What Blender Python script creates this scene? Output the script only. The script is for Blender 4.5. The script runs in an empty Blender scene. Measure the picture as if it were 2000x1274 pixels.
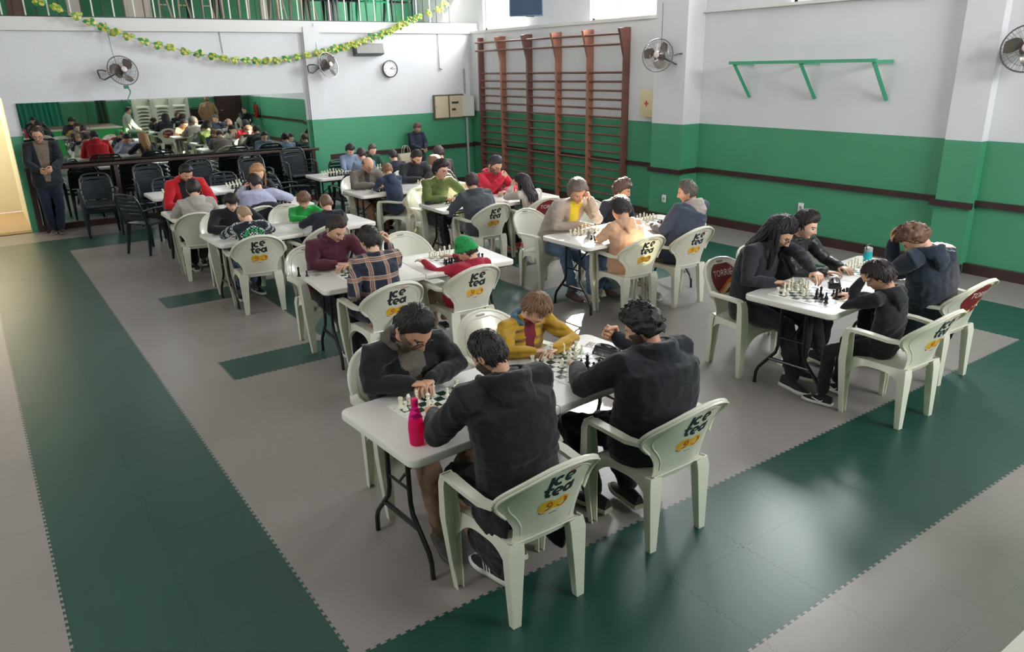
import bpy, math, random
import numpy as np
from mathutils import Vector, Matrix, noise

SC = bpy.context.scene
COL = SC.collection
PI = math.pi
random.seed(7)

# ------------------------------------------------------------------ camera
cam_d = bpy.data.cameras.new('camera')
cam = bpy.data.objects.new('camera', cam_d)
COL.objects.link(cam)
cam_d.sensor_fit = 'HORIZONTAL'
cam_d.sensor_width = 36.0
cam_d.lens = 1469.15 * 36.0 / 2000.0
cam_d.clip_start = 0.05
cr = Vector((0.81503709, -0.57908557, -0.01935071))
cu = Vector((0.20409512, 0.25567757, 0.9449731))
cf = Vector((0.54227275, 0.77413751, -0.32657524))
cm = Matrix((( cr.x, cu.x, -cf.x, -0.91925), (cr.y, cu.y, -cf.y, -2.57571), (cr.z, cu.z, -cf.z, 2.43298), (0, 0, 0, 1)))
cam.matrix_world = cm
SC.camera = cam

# ------------------------------------------------------------------ light and exposure
SC.view_settings.view_transform = 'Standard'
SC.view_settings.look = 'None'
SC.view_settings.gamma = 1.0
SC.view_settings.use_curve_mapping = False
SC.view_settings.exposure = 0.25
SC.cycles.use_denoising = True
SC.cycles.max_bounces = 6
SC.cycles.diffuse_bounces = 3
SC.cycles.glossy_bounces = 3
SC.cycles.transmission_bounces = 6
SC.cycles.transparent_max_bounces = 12
SC.cycles.sample_clamp_indirect = 4.0
SC.cycles.caustics_reflective = False
SC.cycles.caustics_refractive = False

world = bpy.data.worlds.new('world')
SC.world = world
world.use_nodes = True
world.node_tree.nodes['Background'].inputs[0].default_value = (0.95, 0.97, 1.0, 1)
world.node_tree.nodes['Background'].inputs[1].default_value = 3.0

def sun(direction, strength, color):
    d = bpy.data.lights.new('sun', 'SUN'); d.energy = strength; d.angle = math.radians(1.2); d.color = color
    o = bpy.data.objects.new('sun', d); COL.objects.link(o)
    o.rotation_euler = Vector(direction).to_track_quat('-Z', 'Y').to_euler()
    return o
def area(name, loc, direction, sx, sy, power, color):
    d = bpy.data.lights.new(name, 'AREA'); d.shape = 'RECTANGLE'; d.size = sx; d.size_y = sy
    d.energy = power; d.color = color
    o = bpy.data.objects.new(name, d); COL.objects.link(o); o.location = loc
    q = Vector(direction).to_track_quat('-Z', 'Z')
    o.rotation_euler = q.to_euler()
    return o
SUN_DIR = (-0.60, -0.615, -0.43)
sun(SUN_DIR, 38.0, (1.0, 0.87, 0.70))
# daylight arriving at each right-wall window opening, just outside the glass
WINS_R = [(10.95, 1.5), (7.45, 1.65), (3.25, 1.85)]
for (wy, ww), pw in zip(WINS_R, (135.0, 240.0, 200.0)):
    area('window_and_fill_light', (8.80, wy, 3.80), (-1, -0.0, -0.25), ww, 1.3, pw * ww, (0.93, 0.97, 1.0))
for wy, pw in ((0.5, 110.0), (4.0, 55.0), (7.5, 40.0)):
    area('window_and_fill_light', (-4.45, wy, 3.7), (1, 0.1, -0.4), 1.7, 1.2, pw, (1.0, 0.98, 0.95))  # added fill light: these left-wall windows are invented and out of view
area('window_and_fill_light', (5.4, -5.06, 3.9), (0.12, 1, -0.38), 3.6, 1.2, 480.0, (0.96, 0.98, 1.0))  # added fill behind the camera to brighten the right side, no known window
area('window_and_fill_light', (8.35, 13.2, 4.1), (-1, -0.2, -0.3), 1.4, 1.0, 90.0, (1.0, 0.99, 0.96))
area('corridor_daylight', (-1.4, 14.2, 2.6), (0.2, -0.3, -1), 1.2, 1.5, 80.0, (1.0, 0.88, 0.66))

# ------------------------------------------------------------------ materials
def lin(c):
    c = c / 255.0
    return c / 12.92 if c <= 0.04045 else ((c + 0.055) / 1.055) ** 2.4
def rgb(t):
    return (lin(t[0]), lin(t[1]), lin(t[2]), 1.0)
MATS = {}
def mat(name, color, rough=0.5, metal=0.0, bump=0.0, bscale=60.0, var=0.0, spec=0.5, coat=0.0, trans=0.0, sss=0.0, alpha=1.0, vscale=4.0, emit=0.0):
    if name in MATS: return MATS[name]
    m = bpy.data.materials.new(name); m.use_nodes = True
    nt = m.node_tree; b = nt.nodes['Principled BSDF']
    c = rgb(color)
    b.inputs['Base Color'].default_value = c
    b.inputs['Roughness'].default_value = rough
    b.inputs['Metallic'].default_value = metal
    b.inputs['Specular IOR Level'].default_value = spec
    if coat: b.inputs['Coat Weight'].default_value = coat
    if trans: b.inputs['Transmission Weight'].default_value = trans
    if sss:
        b.inputs['Subsurface Weight'].default_value = sss
        b.inputs['Subsurface Radius'].default_value = (0.02, 0.008, 0.004)
    if alpha < 1: b.inputs['Alpha'].default_value = alpha
    if emit:
        b.inputs['Emission Color'].default_value = c; b.inputs['Emission Strength'].default_value = emit
    tc = nt.nodes.new('ShaderNodeTexCoord')
    if var:
        n = nt.nodes.new('ShaderNodeTexNoise'); n.inputs['Scale'].default_value = vscale; n.inputs['Detail'].default_value = 5
        nt.links.new(tc.outputs['Object'], n.inputs['Vector'])
        r = nt.nodes.new('ShaderNodeMapRange'); r.inputs[1].default_value = 0.3; r.inputs[2].default_value = 0.7
        r.inputs[3].default_value = 1 - var; r.inputs[4].default_value = 1 + var
        nt.links.new(n.outputs['Fac'], r.inputs[0])
        mx = nt.nodes.new('ShaderNodeMix'); mx.data_type = 'RGBA'; mx.blend_type = 'MULTIPLY'; mx.inputs[0].default_value = 1.0
        mx.inputs[6].default_value = c
        nt.links.new(r.outputs[0], mx.inputs[7]); nt.links.new(mx.outputs[2], b.inputs['Base Color'])
    if bump:
        n2 = nt.nodes.new('ShaderNodeTexNoise'); n2.inputs['Scale'].default_value = bscale; n2.inputs['Detail'].default_value = 4
        nt.links.new(tc.outputs['Object'], n2.inputs['Vector'])
        bp = nt.nodes.new('ShaderNodeBump'); bp.inputs['Strength'].default_value = bump; bp.inputs['Distance'].default_value = 0.01
        nt.links.new(n2.outputs['Fac'], bp.inputs['Height']); nt.links.new(bp.outputs[0], b.inputs['Normal'])
    MATS[name] = m
    return m

# ------------------------------------------------------------------ object helpers
def link(o, parent=None):
    COL.objects.link(o)
    if parent is not None: o.parent = parent
    return o
def tag(o, label=None, cat=None, group=None, kind=None):
    if label: o['label'] = label
    if cat: o['category'] = cat
    if group: o['group'] = group
    if kind: o['kind'] = kind
    return o
def empty(name, loc, rz=0.0, label=None, cat=None, group=None):
    o = bpy.data.objects.new(name, None); COL.objects.link(o)
    o.empty_display_size = 0.1
    o.location = loc; o.rotation_euler = (0, 0, rz)
    return tag(o, label, cat, group)
def make_mesh(name, V, F, mats, mi=None, smooth=35.0):
    me = bpy.data.meshes.new(name)
    me.from_pydata([tuple(map(float, v)) for v in V], [], [tuple(map(int, f)) for f in F])
    if not isinstance(mats, (list, tuple)): mats = [mats]
    for m in mats: me.materials.append(m)
    if mi is not None: me.polygons.foreach_set('material_index', np.asarray(mi, dtype=np.int32))
    if smooth is not None:
        me.polygons.foreach_set('use_smooth', [True] * len(me.polygons))
        if smooth < 179: me.set_sharp_from_angle(angle=math.radians(smooth))
    me.update()
    return me
def place(name, me, parent=None, loc=(0, 0, 0), rot=(0, 0, 0)):
    o = bpy.data.objects.new(name, me); link(o, parent); o.location = loc; o.rotation_euler = rot
    return o
def copy_thing(root, loc, rz, label=None, cat=None, group=None):
    r = root.copy(); COL.objects.link(r); r.location = loc; r.rotation_euler = (r.rotation_euler[0], r.rotation_euler[1], rz)
    if label: r['label'] = label
    if cat: r['category'] = cat
    if group: r['group'] = group
    for ch in list(root.children):
        c = ch.copy(); COL.objects.link(c); c.parent = r
        for g in list(ch.children):
            d = g.copy(); COL.objects.link(d); d.parent = c
    return r
def rotz(x, y, a):
    return x * math.cos(a) - y * math.sin(a), x * math.sin(a) + y * math.cos(a)

class MB:
    def __init__(s):
        s.V = []; s.F = []; s.M = []; s.cur = 0
    def face(s, f):
        s.F.append(f); s.M.append(s.cur)
    def box(s, c, size, R=None):
        n = len(s.V); hx, hy, hz = size[0] / 2, size[1] / 2, size[2] / 2
        for z in (-hz, hz):
            for x, y in ((-hx, -hy), (hx, -hy), (hx, hy), (-hx, hy)):
                v = Vector((x, y, z))
                if R is not None: v = R @ v
                s.V.append((v.x + c[0], v.y + c[1], v.z + c[2]))
        for f in ((0, 3, 2, 1), (4, 5, 6, 7), (0, 1, 5, 4), (1, 2, 6, 5), (2, 3, 7, 6), (3, 0, 4, 7)):
            s.face(tuple(n + i for i in f))
        return s
    def loft(s, rings, cap=True, close=True):
        n = len(s.V); k = len(rings[0])
        for r in rings: s.V += [tuple(p) for p in r]
        for i in range(len(rings) - 1):
            a = n + i * k; b = a + k
            for j in range(k if close else k - 1):
                j2 = (j + 1) % k
                s.face((a + j, a + j2, b + j2, b + j))
        if cap:
            s.face(tuple(n + j for j in range(k))[::-1])
            s.face(tuple(n + (len(rings) - 1) * k + j for j in range(k)))
        return s
    def tube(s, pts, rad, seg=8, cap=True, up=None, flat=None):
        pts = [Vector(p) for p in pts]
        if not isinstance(rad, (list, tuple)): rad = [rad] * len(pts)
        rings = []; prev = None
        for i, p in enumerate(pts):
            t = (pts[min(i + 1, len(pts) - 1)] - pts[max(i - 1, 0)]).normalized()
            if prev is None:
                u = Vector(up) if up is not None else (Vector((0, 0, 1)) if abs(t.z) < 0.9 else Vector((1, 0, 0)))
            else: u = prev
            u = (u - t * u.dot(t)).normalized(); prev = u
            w = t.cross(u)
            r = rad[i]; fl = 1.0 if flat is None else flat
            rings.append([p + u * (math.cos(2 * PI * j / seg) * r * fl) + w * (math.sin(2 * PI * j / seg) * r) for j in range(seg)])
        return s.loft(rings, cap)
    def sweep(s, pts, profs, up):
        """profile polygons (u,w) swept along the points; up fixes the frame"""
        pts = [Vector(p) for p in pts]; rings = []
        for i, p in enumerate(pts):
            t = (pts[min(i + 1, len(pts) - 1)] - pts[max(i - 1, 0)]).normalized()
            u = Vector(up); u = (u - t * u.dot(t)).normalized(); w = t.cross(u)
            rings.append([p + u * a + w * b for a, b in profs[i]])
        return s.loft(rings)
    def lathe(s, prof, c=(0, 0, 0), seg=16, axis='Z'):
        rings = []
        for r, z in prof:
            ring = []
            for j in range(seg):
                a = 2 * PI * j / seg; x, y = r * math.cos(a), r * math.sin(a)
                if axis == 'Z': ring.append((c[0] + x, c[1] + y, c[2] + z))
                elif axis == 'Y': ring.append((c[0] + x, c[1] + z, c[2] - y))
                else: ring.append((c[0] + z, c[1] + x, c[2] + y))
            rings.append(ring)
        return s.loft(rings)
    def prism(s, poly, z0, z1, f=None):
        a = [(x, y, z0) for x, y in poly]; b = [(x, y, z1) for x, y in poly]
        if f: a = [f(*p) for p in a]; b = [f(*p) for p in b]
        return s.loft([a, b])
    def sheet(s, fn, nu, nv, th):
        """double walled sheet; fn(u,v) for u,v in 0..1"""
        P = np.array([[fn(i / nu, j / nv) for i in range(nu + 1)] for j in range(nv + 1)], dtype=float)
        du = np.gradient(P, axis=1); dv = np.gradient(P, axis=0)
        N = np.cross(du, dv); L = np.linalg.norm(N, axis=2, keepdims=True); L[L < 1e-9] = 1; N = N / L
        n = len(s.V); k = (nu + 1) * (nv + 1)
        A = (P + N * th / 2).reshape(-1, 3); B = (P - N * th / 2).reshape(-1, 3)
        s.V += [tuple(v) for v in A] + [tuple(v) for v in B]
        g = lambda i, j: n + j * (nu + 1) + i
        for j in range(nv):
            for i in range(nu):
                s.face((g(i, j), g(i + 1, j), g(i + 1, j + 1), g(i, j + 1)))
                s.face((g(i, j + 1) + k, g(i + 1, j + 1) + k, g(i + 1, j) + k, g(i, j) + k))
        for i in range(nu):
            s.face((g(i, 0) + k, g(i + 1, 0) + k, g(i + 1, 0), g(i, 0)))
            s.face((g(i, nv), g(i + 1, nv), g(i + 1, nv) + k, g(i, nv) + k))
        for j in range(nv):
            s.face((g(0, j), g(0, j + 1), g(0, j + 1) + k, g(0, j) + k))
            s.face((g(nu, j) + k, g(nu, j + 1) + k, g(nu, j + 1), g(nu, j)))
        return s
    def mesh(s, name, mats, smooth=35.0):
        return make_mesh(name, s.V, s.F, mats, s.M, smooth)
    def obj(s, name, mats, parent=None, loc=(0, 0, 0), rot=(0, 0, 0), smooth=35.0):
        return place(name, s.mesh(name, mats, smooth), parent, loc, rot)

def rrect(w, d, r, inset=0.0, n=5):
    """rounded rectangle outline centred at 0; r may be 4 corner radii (++, -+, --, +-)"""
    rs = r if isinstance(r, (list, tuple)) else [r] * 4
    pts = []
    for (sx, sy, a0), rr in zip(((1, 1, 0), (-1, 1, 90), (-1, -1, 180), (1, -1, 270)), rs):
        rr = max(rr, 0.001); ri = max(rr - inset, 0.0005)
        cx, cy = sx * (w / 2 - rr), sy * (d / 2 - rr)
        for i in range(n + 1):
            a = math.radians(a0 + 90 * i / n)
            pts.append((cx + ri * math.cos(a), cy + ri * math.sin(a)))
    return pts
def slab(mb, w, d, r, z0, z1, bev=0.006, c=(0, 0), n=5):
    rings = []
    for z, i in ((z0, bev), (z0 + bev, 0), (z1 - bev, 0), (z1 - bev * 0.3, bev * 0.35), (z1, bev)):
        rings.append([(c[0] + x, c[1] + y, z) for x, y in rrect(w, d, r, i, n)])
    return mb.loft(rings)

TMP = bpy.data.scenes.new('workbench')
def evaluated(o):
    TMP.collection.objects.link(o)
    TMP.view_layers[0].update()
    dg = TMP.view_layers[0].depsgraph
    e = o.evaluated_get(dg)
    me = bpy.data.meshes.new_from_object(e, depsgraph=dg)
    TMP.collection.objects.unlink(o)
    return me
def text_geo(s, size, extrude=0.0):
    cu_ = bpy.data.curves.new('t', 'FONT'); cu_.body = s; cu_.size = size; cu_.extrude = extrude
    cu_.align_x = 'CENTER'; cu_.align_y = 'CENTER'; cu_.resolution_u = 3
    o = bpy.data.objects.new('t', cu_)
    me = evaluated(o)
    V = [tuple(v.co) for v in me.vertices]; F = [tuple(p.vertices) for p in me.polygons]
    bpy.data.objects.remove(o); bpy.data.meshes.remove(me)
    return V, F
def lap_smooth(V, F, it, lam=0.5):
    E = set()
    Fa = np.array([f if len(f) == 4 else (f[0], f[1], f[2], f[2]) for f in F])
    a = np.concatenate([Fa[:, [0, 1]], Fa[:, [1, 2]], Fa[:, [2, 3]], Fa[:, [3, 0]]])
    a = a[a[:, 0] != a[:, 1]]
    n = len(V); V = V.copy()
    deg = np.zeros(n); np.add.at(deg, a[:, 0], 1); np.add.at(deg, a[:, 1], 1); deg[deg == 0] = 1
    for _ in range(it):
        S = np.zeros_like(V)
        for k in range(3):
            S[:, k] = np.bincount(a[:, 0], V[a[:, 1], k], n) + np.bincount(a[:, 1], V[a[:, 0], k], n)
        V += lam * (S / deg[:, None] - V)
    return V
def remesh(V, F, voxel, it=3):
    me = bpy.data.meshes.new('t'); me.from_pydata([tuple(map(float, v)) for v in V], [], F)
    o = bpy.data.objects.new('t', me)
    md = o.modifiers.new('r', 'REMESH'); md.mode = 'VOXEL'; md.voxel_size = voxel; md.adaptivity = 0
    r = evaluated(o)
    n = len(r.vertices); A = np.empty(n * 3); r.vertices.foreach_get('co', A); A = A.reshape(-1, 3)
    nl = len(r.loops); lv = np.empty(nl, dtype=np.int32); r.loops.foreach_get('vertex_index', lv)
    tot = np.empty(len(r.polygons), dtype=np.int32); r.polygons.foreach_get('loop_total', tot)
    if len(tot) and tot.min() == 4 and tot.max() == 4: Fq = lv.reshape(-1, 4)
    else: Fq = np.array([tuple(p.vertices) if len(p.vertices) == 4 else tuple(p.vertices) + (p.vertices[-1],) for p in r.polygons])
    bpy.data.objects.remove(o); bpy.data.meshes.remove(me); bpy.data.meshes.remove(r)
    if it: A = lap_smooth(A, Fq, it)
    return A, Fq
def fast_mesh(name, V, F, mats, mi=None):
    """all-quad mesh from arrays"""
    me = bpy.data.meshes.new(name)
    me.vertices.add(len(V)); me.vertices.foreach_set('co', np.asarray(V, dtype=np.float32).ravel())
    F = np.asarray(F, dtype=np.int32)
    me.loops.add(F.size); me.loops.foreach_set('vertex_index', F.ravel())
    me.polygons.add(len(F)); me.polygons.foreach_set('loop_start', np.arange(0, F.size, 4, dtype=np.int32))
    for m in (mats if isinstance(mats, (list, tuple)) else [mats]): me.materials.append(m)
    if mi is not None: me.polygons.foreach_set('material_index', np.asarray(mi, dtype=np.int32))
    me.polygons.foreach_set('use_smooth', np.ones(len(F), dtype=bool))
    me.update(calc_edges=True); me.validate()
    return me

# ------------------------------------------------------------------ the room shell
def wall_mat(name, h=1.53):
    m = bpy.data.materials.new(name); m.use_nodes = True; nt = m.node_tree; b = nt.nodes['Principled BSDF']
    g = nt.nodes.new('ShaderNodeNewGeometry'); sp = nt.nodes.new('ShaderNodeSeparateXYZ'); nt.links.new(g.outputs['Position'], sp.inputs[0])
    n = nt.nodes.new('ShaderNodeTexNoise'); n.inputs['Scale'].default_value = 1.3; n.inputs['Detail'].default_value = 6
    nt.links.new(g.outputs['Position'], n.inputs['Vector'])
    gt = nt.nodes.new('ShaderNodeMath'); gt.operation = 'GREATER_THAN'; gt.inputs[1].default_value = h
    nt.links.new(sp.outputs[2], gt.inputs[0])
    def tint(c, a, bb):
        r = nt.nodes.new('ShaderNodeMapRange'); r.inputs[1].default_value = 0.35; r.inputs[2].default_value = 0.7; r.inputs[3].default_value = a; r.inputs[4].default_value = bb
        nt.links.new(n.outputs['Fac'], r.inputs[0])
        mx = nt.nodes.new('ShaderNodeMix'); mx.data_type = 'RGBA'; mx.blend_type = 'MULTIPLY'; mx.inputs[0].default_value = 1
        mx.inputs[6].default_value = rgb(c); nt.links.new(r.outputs[0], mx.inputs[7]); return mx.outputs[2]
    mx = nt.nodes.new('ShaderNodeMix'); mx.data_type = 'RGBA'
    nt.links.new(gt.outputs[0], mx.inputs[0]); nt.links.new(tint((72, 148, 112), 0.94, 1.05), mx.inputs[6]); nt.links.new(tint((218, 218, 220), 0.96, 1.02), mx.inputs[7])
    nt.links.new(mx.outputs[2], b.inputs['Base Color'])
    rr = nt.nodes.new('ShaderNodeMapRange'); rr.inputs[3].default_value = 0.42; rr.inputs[4].default_value = 0.8
    nt.links.new(gt.outputs[0], rr.inputs[0]); nt.links.new(rr.outputs[0], b.inputs['Roughness'])
    bp = nt.nodes.new('ShaderNodeBump'); bp.inputs['Strength'].default_value = 0.15; bp.inputs['Distance'].default_value = 0.01
    n2 = nt.nodes.new('ShaderNodeTexNoise'); n2.inputs['Scale'].default_value = 30; nt.links.new(g.outputs['Position'], n2.inputs['Vector'])
    nt.links.new(n2.outputs['Fac'], bp.inputs['Height']); nt.links.new(bp.outputs[0], b.inputs['Normal'])
    return m
M_WALL = wall_mat('painted_wall')
M_WHITE = mat('white_paint', (218, 217, 214), 0.7, bump=0.1, bscale=20)
M_GREENW = mat('green_paint', (47, 134, 88), 0.45)
M_CREAM = mat('cream_wall', (242, 236, 212), 0.7)
M_DKWOOD = mat('dark_brown_wood', (58, 38, 38), 0.35, bump=0.1, bscale=40, var=0.2)
M_REDWOOD = mat('reddish_wood', (112, 72, 66), 0.35, bump=0.1, bscale=50, var=0.15)
M_ORWOOD = mat('orange_wood', (156, 104, 84), 0.35, bump=0.1, bscale=50, var=0.15)
M_BLACK = mat('black_metal', (22, 23, 25), 0.35)
M_WMET = mat('white_metal', (215, 213, 205), 0.4)
M_GREY = mat('grey_plastic', (150, 152, 150), 0.5)
M_DGREY = mat('dark_grey_plastic', (60, 62, 64), 0.5)
M_CHROME = mat('chrome', (190, 190, 190), 0.18, metal=1.0)

def struct(name, mb, m, parent=None, smooth=None, label=None):
    o = mb.obj(name, m, parent, smooth=smooth)
    if parent is None: o['kind'] = 'structure'
    if label: o['label'] = label
    return o
def bx(mb, x0, x1, y0, y1, z0, z1):
    return mb.box(((x0 + x1) / 2, (y0 + y1) / 2, (z0 + z1) / 2), (x1 - x0, y1 - y0, z1 - z0))

# floor slab and interlocking tiles
m = MB(); bx(m, -4.2, 8.5, -4.8, 11.95, -0.2, -0.013); floor = struct('floor', m, mat('screed', (90, 90, 88), 0.8))
def tile_mat(name, c, rough, scr):
    m = bpy.data.materials.new(name); m.use_nodes = True; nt = m.node_tree; b = nt.nodes['Principled BSDF']
    g = nt.nodes.new('ShaderNodeNewGeometry')
    n = nt.nodes.new('ShaderNodeTexNoise'); n.inputs['Scale'].default_value = 1.1; n.inputs['Detail'].default_value = 8; n.inputs['Roughness'].default_value = 0.65
    nt.links.new(g.outputs['Position'], n.inputs['Vector'])
    r = nt.nodes.new('ShaderNodeMapRange'); r.inputs[1].default_value = 0.3; r.inputs[2].default_value = 0.7; r.inputs[3].default_value = 0.94; r.inputs[4].default_value = 1.06
    nt.links.new(n.outputs['Fac'], r.inputs[0])
    mx = nt.nodes.new('ShaderNodeMix'); mx.data_type = 'RGBA'; mx.blend_type = 'MULTIPLY'; mx.inputs[0].default_value = 1
    mx.inputs[6].default_value = rgb(c); nt.links.new(r.outputs[0], mx.inputs[7]); nt.links.new(mx.outputs[2], b.inputs['Base Color'])
    r2 = nt.nodes.new('ShaderNodeMapRange'); r2.inputs[1].default_value = 0.3; r2.inputs[2].default_value = 0.7; r2.inputs[3].default_value = rough - 0.015; r2.inputs[4].default_value = rough + 0.03; b.inputs['Specular IOR Level'].default_value = 0.6
    nt.links.new(n.outputs['Fac'], r2.inputs[0]); nt.links.new(r2.outputs[0], b.inputs['Roughness'])
    v = nt.nodes.new('ShaderNodeTexNoise'); v.inputs['Scale'].default_value = 140
    nt.links.new(g.outputs['Position'], v.inputs['Vector'])
    bp = nt.nodes.new('ShaderNodeBump'); bp.inputs['Strength'].default_value = 0.12; bp.inputs['Distance'].default_value = 0.004
    nt.links.new(v.outputs['Fac'], bp.inputs['Height']); nt.links.new(bp.outputs[0], b.inputs['Normal'])
    return m
M_TG = tile_mat('grey_floor_tile', (131, 124, 120), 0.36, 0)
M_TN = tile_mat('green_floor_tile', (24, 65, 56), 0.36, 0)
def tile_outline():
    d = 0.013; e = []
    for k in range(10):
        y0 = k * 0.05
        e += [(0, y0 + 0.016), (d, y0 + 0.011), (d, y0 + 0.039), (0, y0 + 0.034)]
    h = 0.25
    bot = [(x - h, -d_ - h) for d_, x in e]            # y = low side, teeth notch toward -y of neighbour
    # each shared line uses the same zigzag: x offset +d toward +x / +y
    right = [(h + dx, y - h) for dx, y in e]
    left = [(-h + dx, y - h) for dx, y in e]
    top = [(x - h, h + dx) for dx, x in e]
    low = [(x - h, -h + dx) for dx, x in e]
    return [(-h, -h)] + low + [(h, -h)] + right + [(h, h)] + top[::-1] + [(-h, h)] + left[::-1]
TO = tile_outline()
def tile_mesh(name, m):
    mb = MB(); mb.loft([[(x, y, -0.012) for x, y in TO], [(x, y, 0.0) for x, y in TO]], cap=False)
    mb.face(tuple(range(len(TO), 2 * len(TO))))
    return mb.mesh(name, m, smooth=None)
tg, tn = tile_mesh('grey_tile', M_TG), tile_mesh('green_tile', M_TN)
def is_green(x, y):
    if -1 < x < 7.5 and -1 < y < 11 and not (0 < x < 6.5 and 0 < y < 10): return True
    for a, b, c, d in ((0.5, 2.5, 3.5, 4.0), (1.5, 2.5, 3.5, 6.5), (0.5, 2.5, 6.0, 6.5), (3.0, 4.0, 3.5, 5.0), (3.0, 6.0, 3.5, 4.0), (4.5, 6.0, 5.0, 6.5)):
        if a < x < b and c < y < d: return True
    return False
cells = []
for i in range(-8, 17):
    for j in range(-8, 24):
        x, y = i * 0.5 + 0.25, j * 0.5 + 0.25
        d = Vector((x + 0.92, y + 2.58, -2.43)); z = d.dot(cf)
        sx, sy = d.dot(cr) / z * 1469, -d.dot(cu) / z * 1469
        vis = z > 0.3 and abs(sx) < 1040 and -660 < sy < 690
        cells.append((0 if vis else 1, d.length, x, y))
cells.sort()
rest = {True: MB(), False: MB()}
for k, (v, d, x, y) in enumerate(cells):
    g = is_green(x, y)
    if k < 300:
        o = place('floor_tile', tn if g else tg, floor, (x, y, 0)); o.scale = (0.9985, 0.9985, 1)
        if g: o['label'] = 'green floor tile'
    else:
        mb = rest[g]; a = [(x + tx * 0.9985, y + ty * 0.9985, -0.012) for tx, ty in TO]; n = len(mb.V)
        mb.V += a; mb.V += [(p[0], p[1], 0.0) for p in a]; L = len(TO)
        for q in range(L): mb.face((n + q, n + (q + 1) % L, n + L + (q + 1) % L, n + L + q))
        mb.face(tuple(range(n + L, n + 2 * L)))
for g, mb in rest.items():
    o = mb.obj('floor_tile', M_TN if g else M_TG, floor, smooth=None); o['kind'] = 'stuff'
    if g: o['label'] = 'green floor tiles in the distance'

# back wall (below the balcony) with the opening at its left end
m = MB(); bx(m, -0.32, 4.58, 11.95, 12.15, 0, 3.2); bx(m, 4.58, 8.5, 11.92, 12.15, 0, 3.2); bx(m, -4.2, -0.32, 11.95, 12.15, 2.12, 3.2); bx(m, -4.2, -2.2, 11.95, 12.15, 0, 2.12)
wall_back = struct('wall_back', m, M_WALL)
m = MB(); bx(m, -4.2, 8.5, 11.90, 14.6, 3.2, 3.30); struct('trim_1', m, M_WHITE)
m = MB(); bx(m, 4.6, 4.9, 11.86, 11.92, 0, 3.2)
struct('trim_2', m, M_WALL)
m = MB(); bx(m, -4.4, 8.7, 14.6, 14.8, 0, 5.4); struct('wall_balcony', m, mat('green_balcony_wall', (54, 130, 92), 0.6))
# corridor behind the opening
m = MB(); bx(m, -4.2, 0.2, 14.5, 14.6, 0, 3.2); bx(m, -0.3, 0.2, 12.15, 14.5, 0, 3.2); bx(m, -4.2, -3.9, 12.15, 14.5, 0, 3.2); struct('wall_corridor', m, M_CREAM)
m = MB(); bx(m, -4.2, 0.2, 11.95, 14.5, -0.2, -0.002); struct('floor_corridor', m, mat('beige_corridor_floor', (176, 150, 116), 0.5, var=0.05))
m = MB(); bx(m, -2.2, -0.32, 11.93, 12.16, -0.01, 0.012); struct('trim_3', m, mat('brass_threshold', (120, 96, 60), 0.4, metal=0.6))
# skirting and rails on the back wall
m = MB(); bx(m, 4.58, 8.2, 11.84, 11.92, 0, 0.12); struct('baseboard_back', m, M_DKWOOD)
m = MB(); bx(m, 4.9, 8.3, 11.87, 11.925, 0.77, 0.85); struct('trim_4', m, M_DKWOOD)
m = MB(); bx(m, -4.2, 8.5, 11.88, 11.95, 3.10, 3.2); struct('trim_5', m, M_WHITE)
# right wall: sill level band, piers between the windows, lintel, ledge over the bars bay
wins = sorted([(wy - ww / 2, wy + ww / 2) for wy, ww in WINS_R] )
m = MB(); bx(m, 8.5, 8.72, -4.8, 14.6, 0, 3.15); bx(m, 8.5, 8.72, -4.8, 14.6, 4.45, 5.4)
y = -4.8
for a, b in wins + [(14.6, 14.6)]:
    if a > y: bx(m, 8.5, 8.72, y, a, 3.15, 4.45)
    y = b
bx(m, 8.30, 8.5, 6.28, 11.92, 0, 3.10)
bx(m, 8.36, 8.5, 1.43, 1.83, 0, 5.3)
bx(m, 8.12, 8.5, 5.65, 6.30, 0, 5.3)
wall_right = struct('wall_right', m, M_WALL)
M_GLASS = bpy.data.materials.new('window_glass'); M_GLASS.use_nodes = True
nt = M_GLASS.node_tree; nt.nodes.clear(); o1 = nt.nodes.new('ShaderNodeOutputMaterial'); t1 = nt.nodes.new('ShaderNodeBsdfTransparent'); g1 = nt.nodes.new('ShaderNodeBsdfGlossy'); g1.inputs['Roughness'].default_value = 0.02
mx1 = nt.nodes.new('ShaderNodeMixShader'); mx1.inputs[0].default_value = 0.06; nt.links.new(t1.outputs[0], mx1.inputs[1]); nt.links.new(g1.outputs[0], mx1.inputs[2]); nt.links.new(mx1.outputs[0], o1.inputs[0])
for k, (a, b) in enumerate(wins):
    m = MB()
    for s in (a, b - 0.05): bx(m, 8.56, 8.62, s, s + 0.05, 3.15, 4.45)
    for z in (3.15, 4.40): bx(m, 8.56, 8.62, a, b, z, z + 0.05)
    bx(m, 8.565, 8.615, (a + b) / 2 - 0.02, (a + b) / 2 + 0.02, 3.2, 4.4)
    w = struct('window_%d' % (k + 1), m, M_WMET)
    m = MB(); bx(m, 8.585, 8.592, a + 0.04, b - 0.04, 3.19, 4.41); m.obj('pane', M_GLASS, w, smooth=None)
m = MB(); bx(m, 8.28, 8.5, 6.28, 11.92, 3.10, 3.15); bx(m, 8.44, 8.5, 1.83, 5.65, 3.13, 3.17); struct('trim_6', m, M_WHITE)
m = MB(); bx(m, 8.26, 8.30, 6.38, 11.9, 0.80, 0.87); bx(m, 8.08, 8.12, 5.62, 6.33, 0.77, 0.84); bx(m, 8.12, 8.5, 5.61, 5.65, 0.78, 0.85)
bx(m, 8.46, 8.50, 1.83, 5.65, 0.79, 0.86); bx(m, 8.32, 8.36, 1.40, 1.88, 0.77, 0.84); bx(m, 8.46, 8.5, -4.8, 1.43, 0.79, 0.86); struct('trim_7', m, M_DKWOOD)
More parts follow.
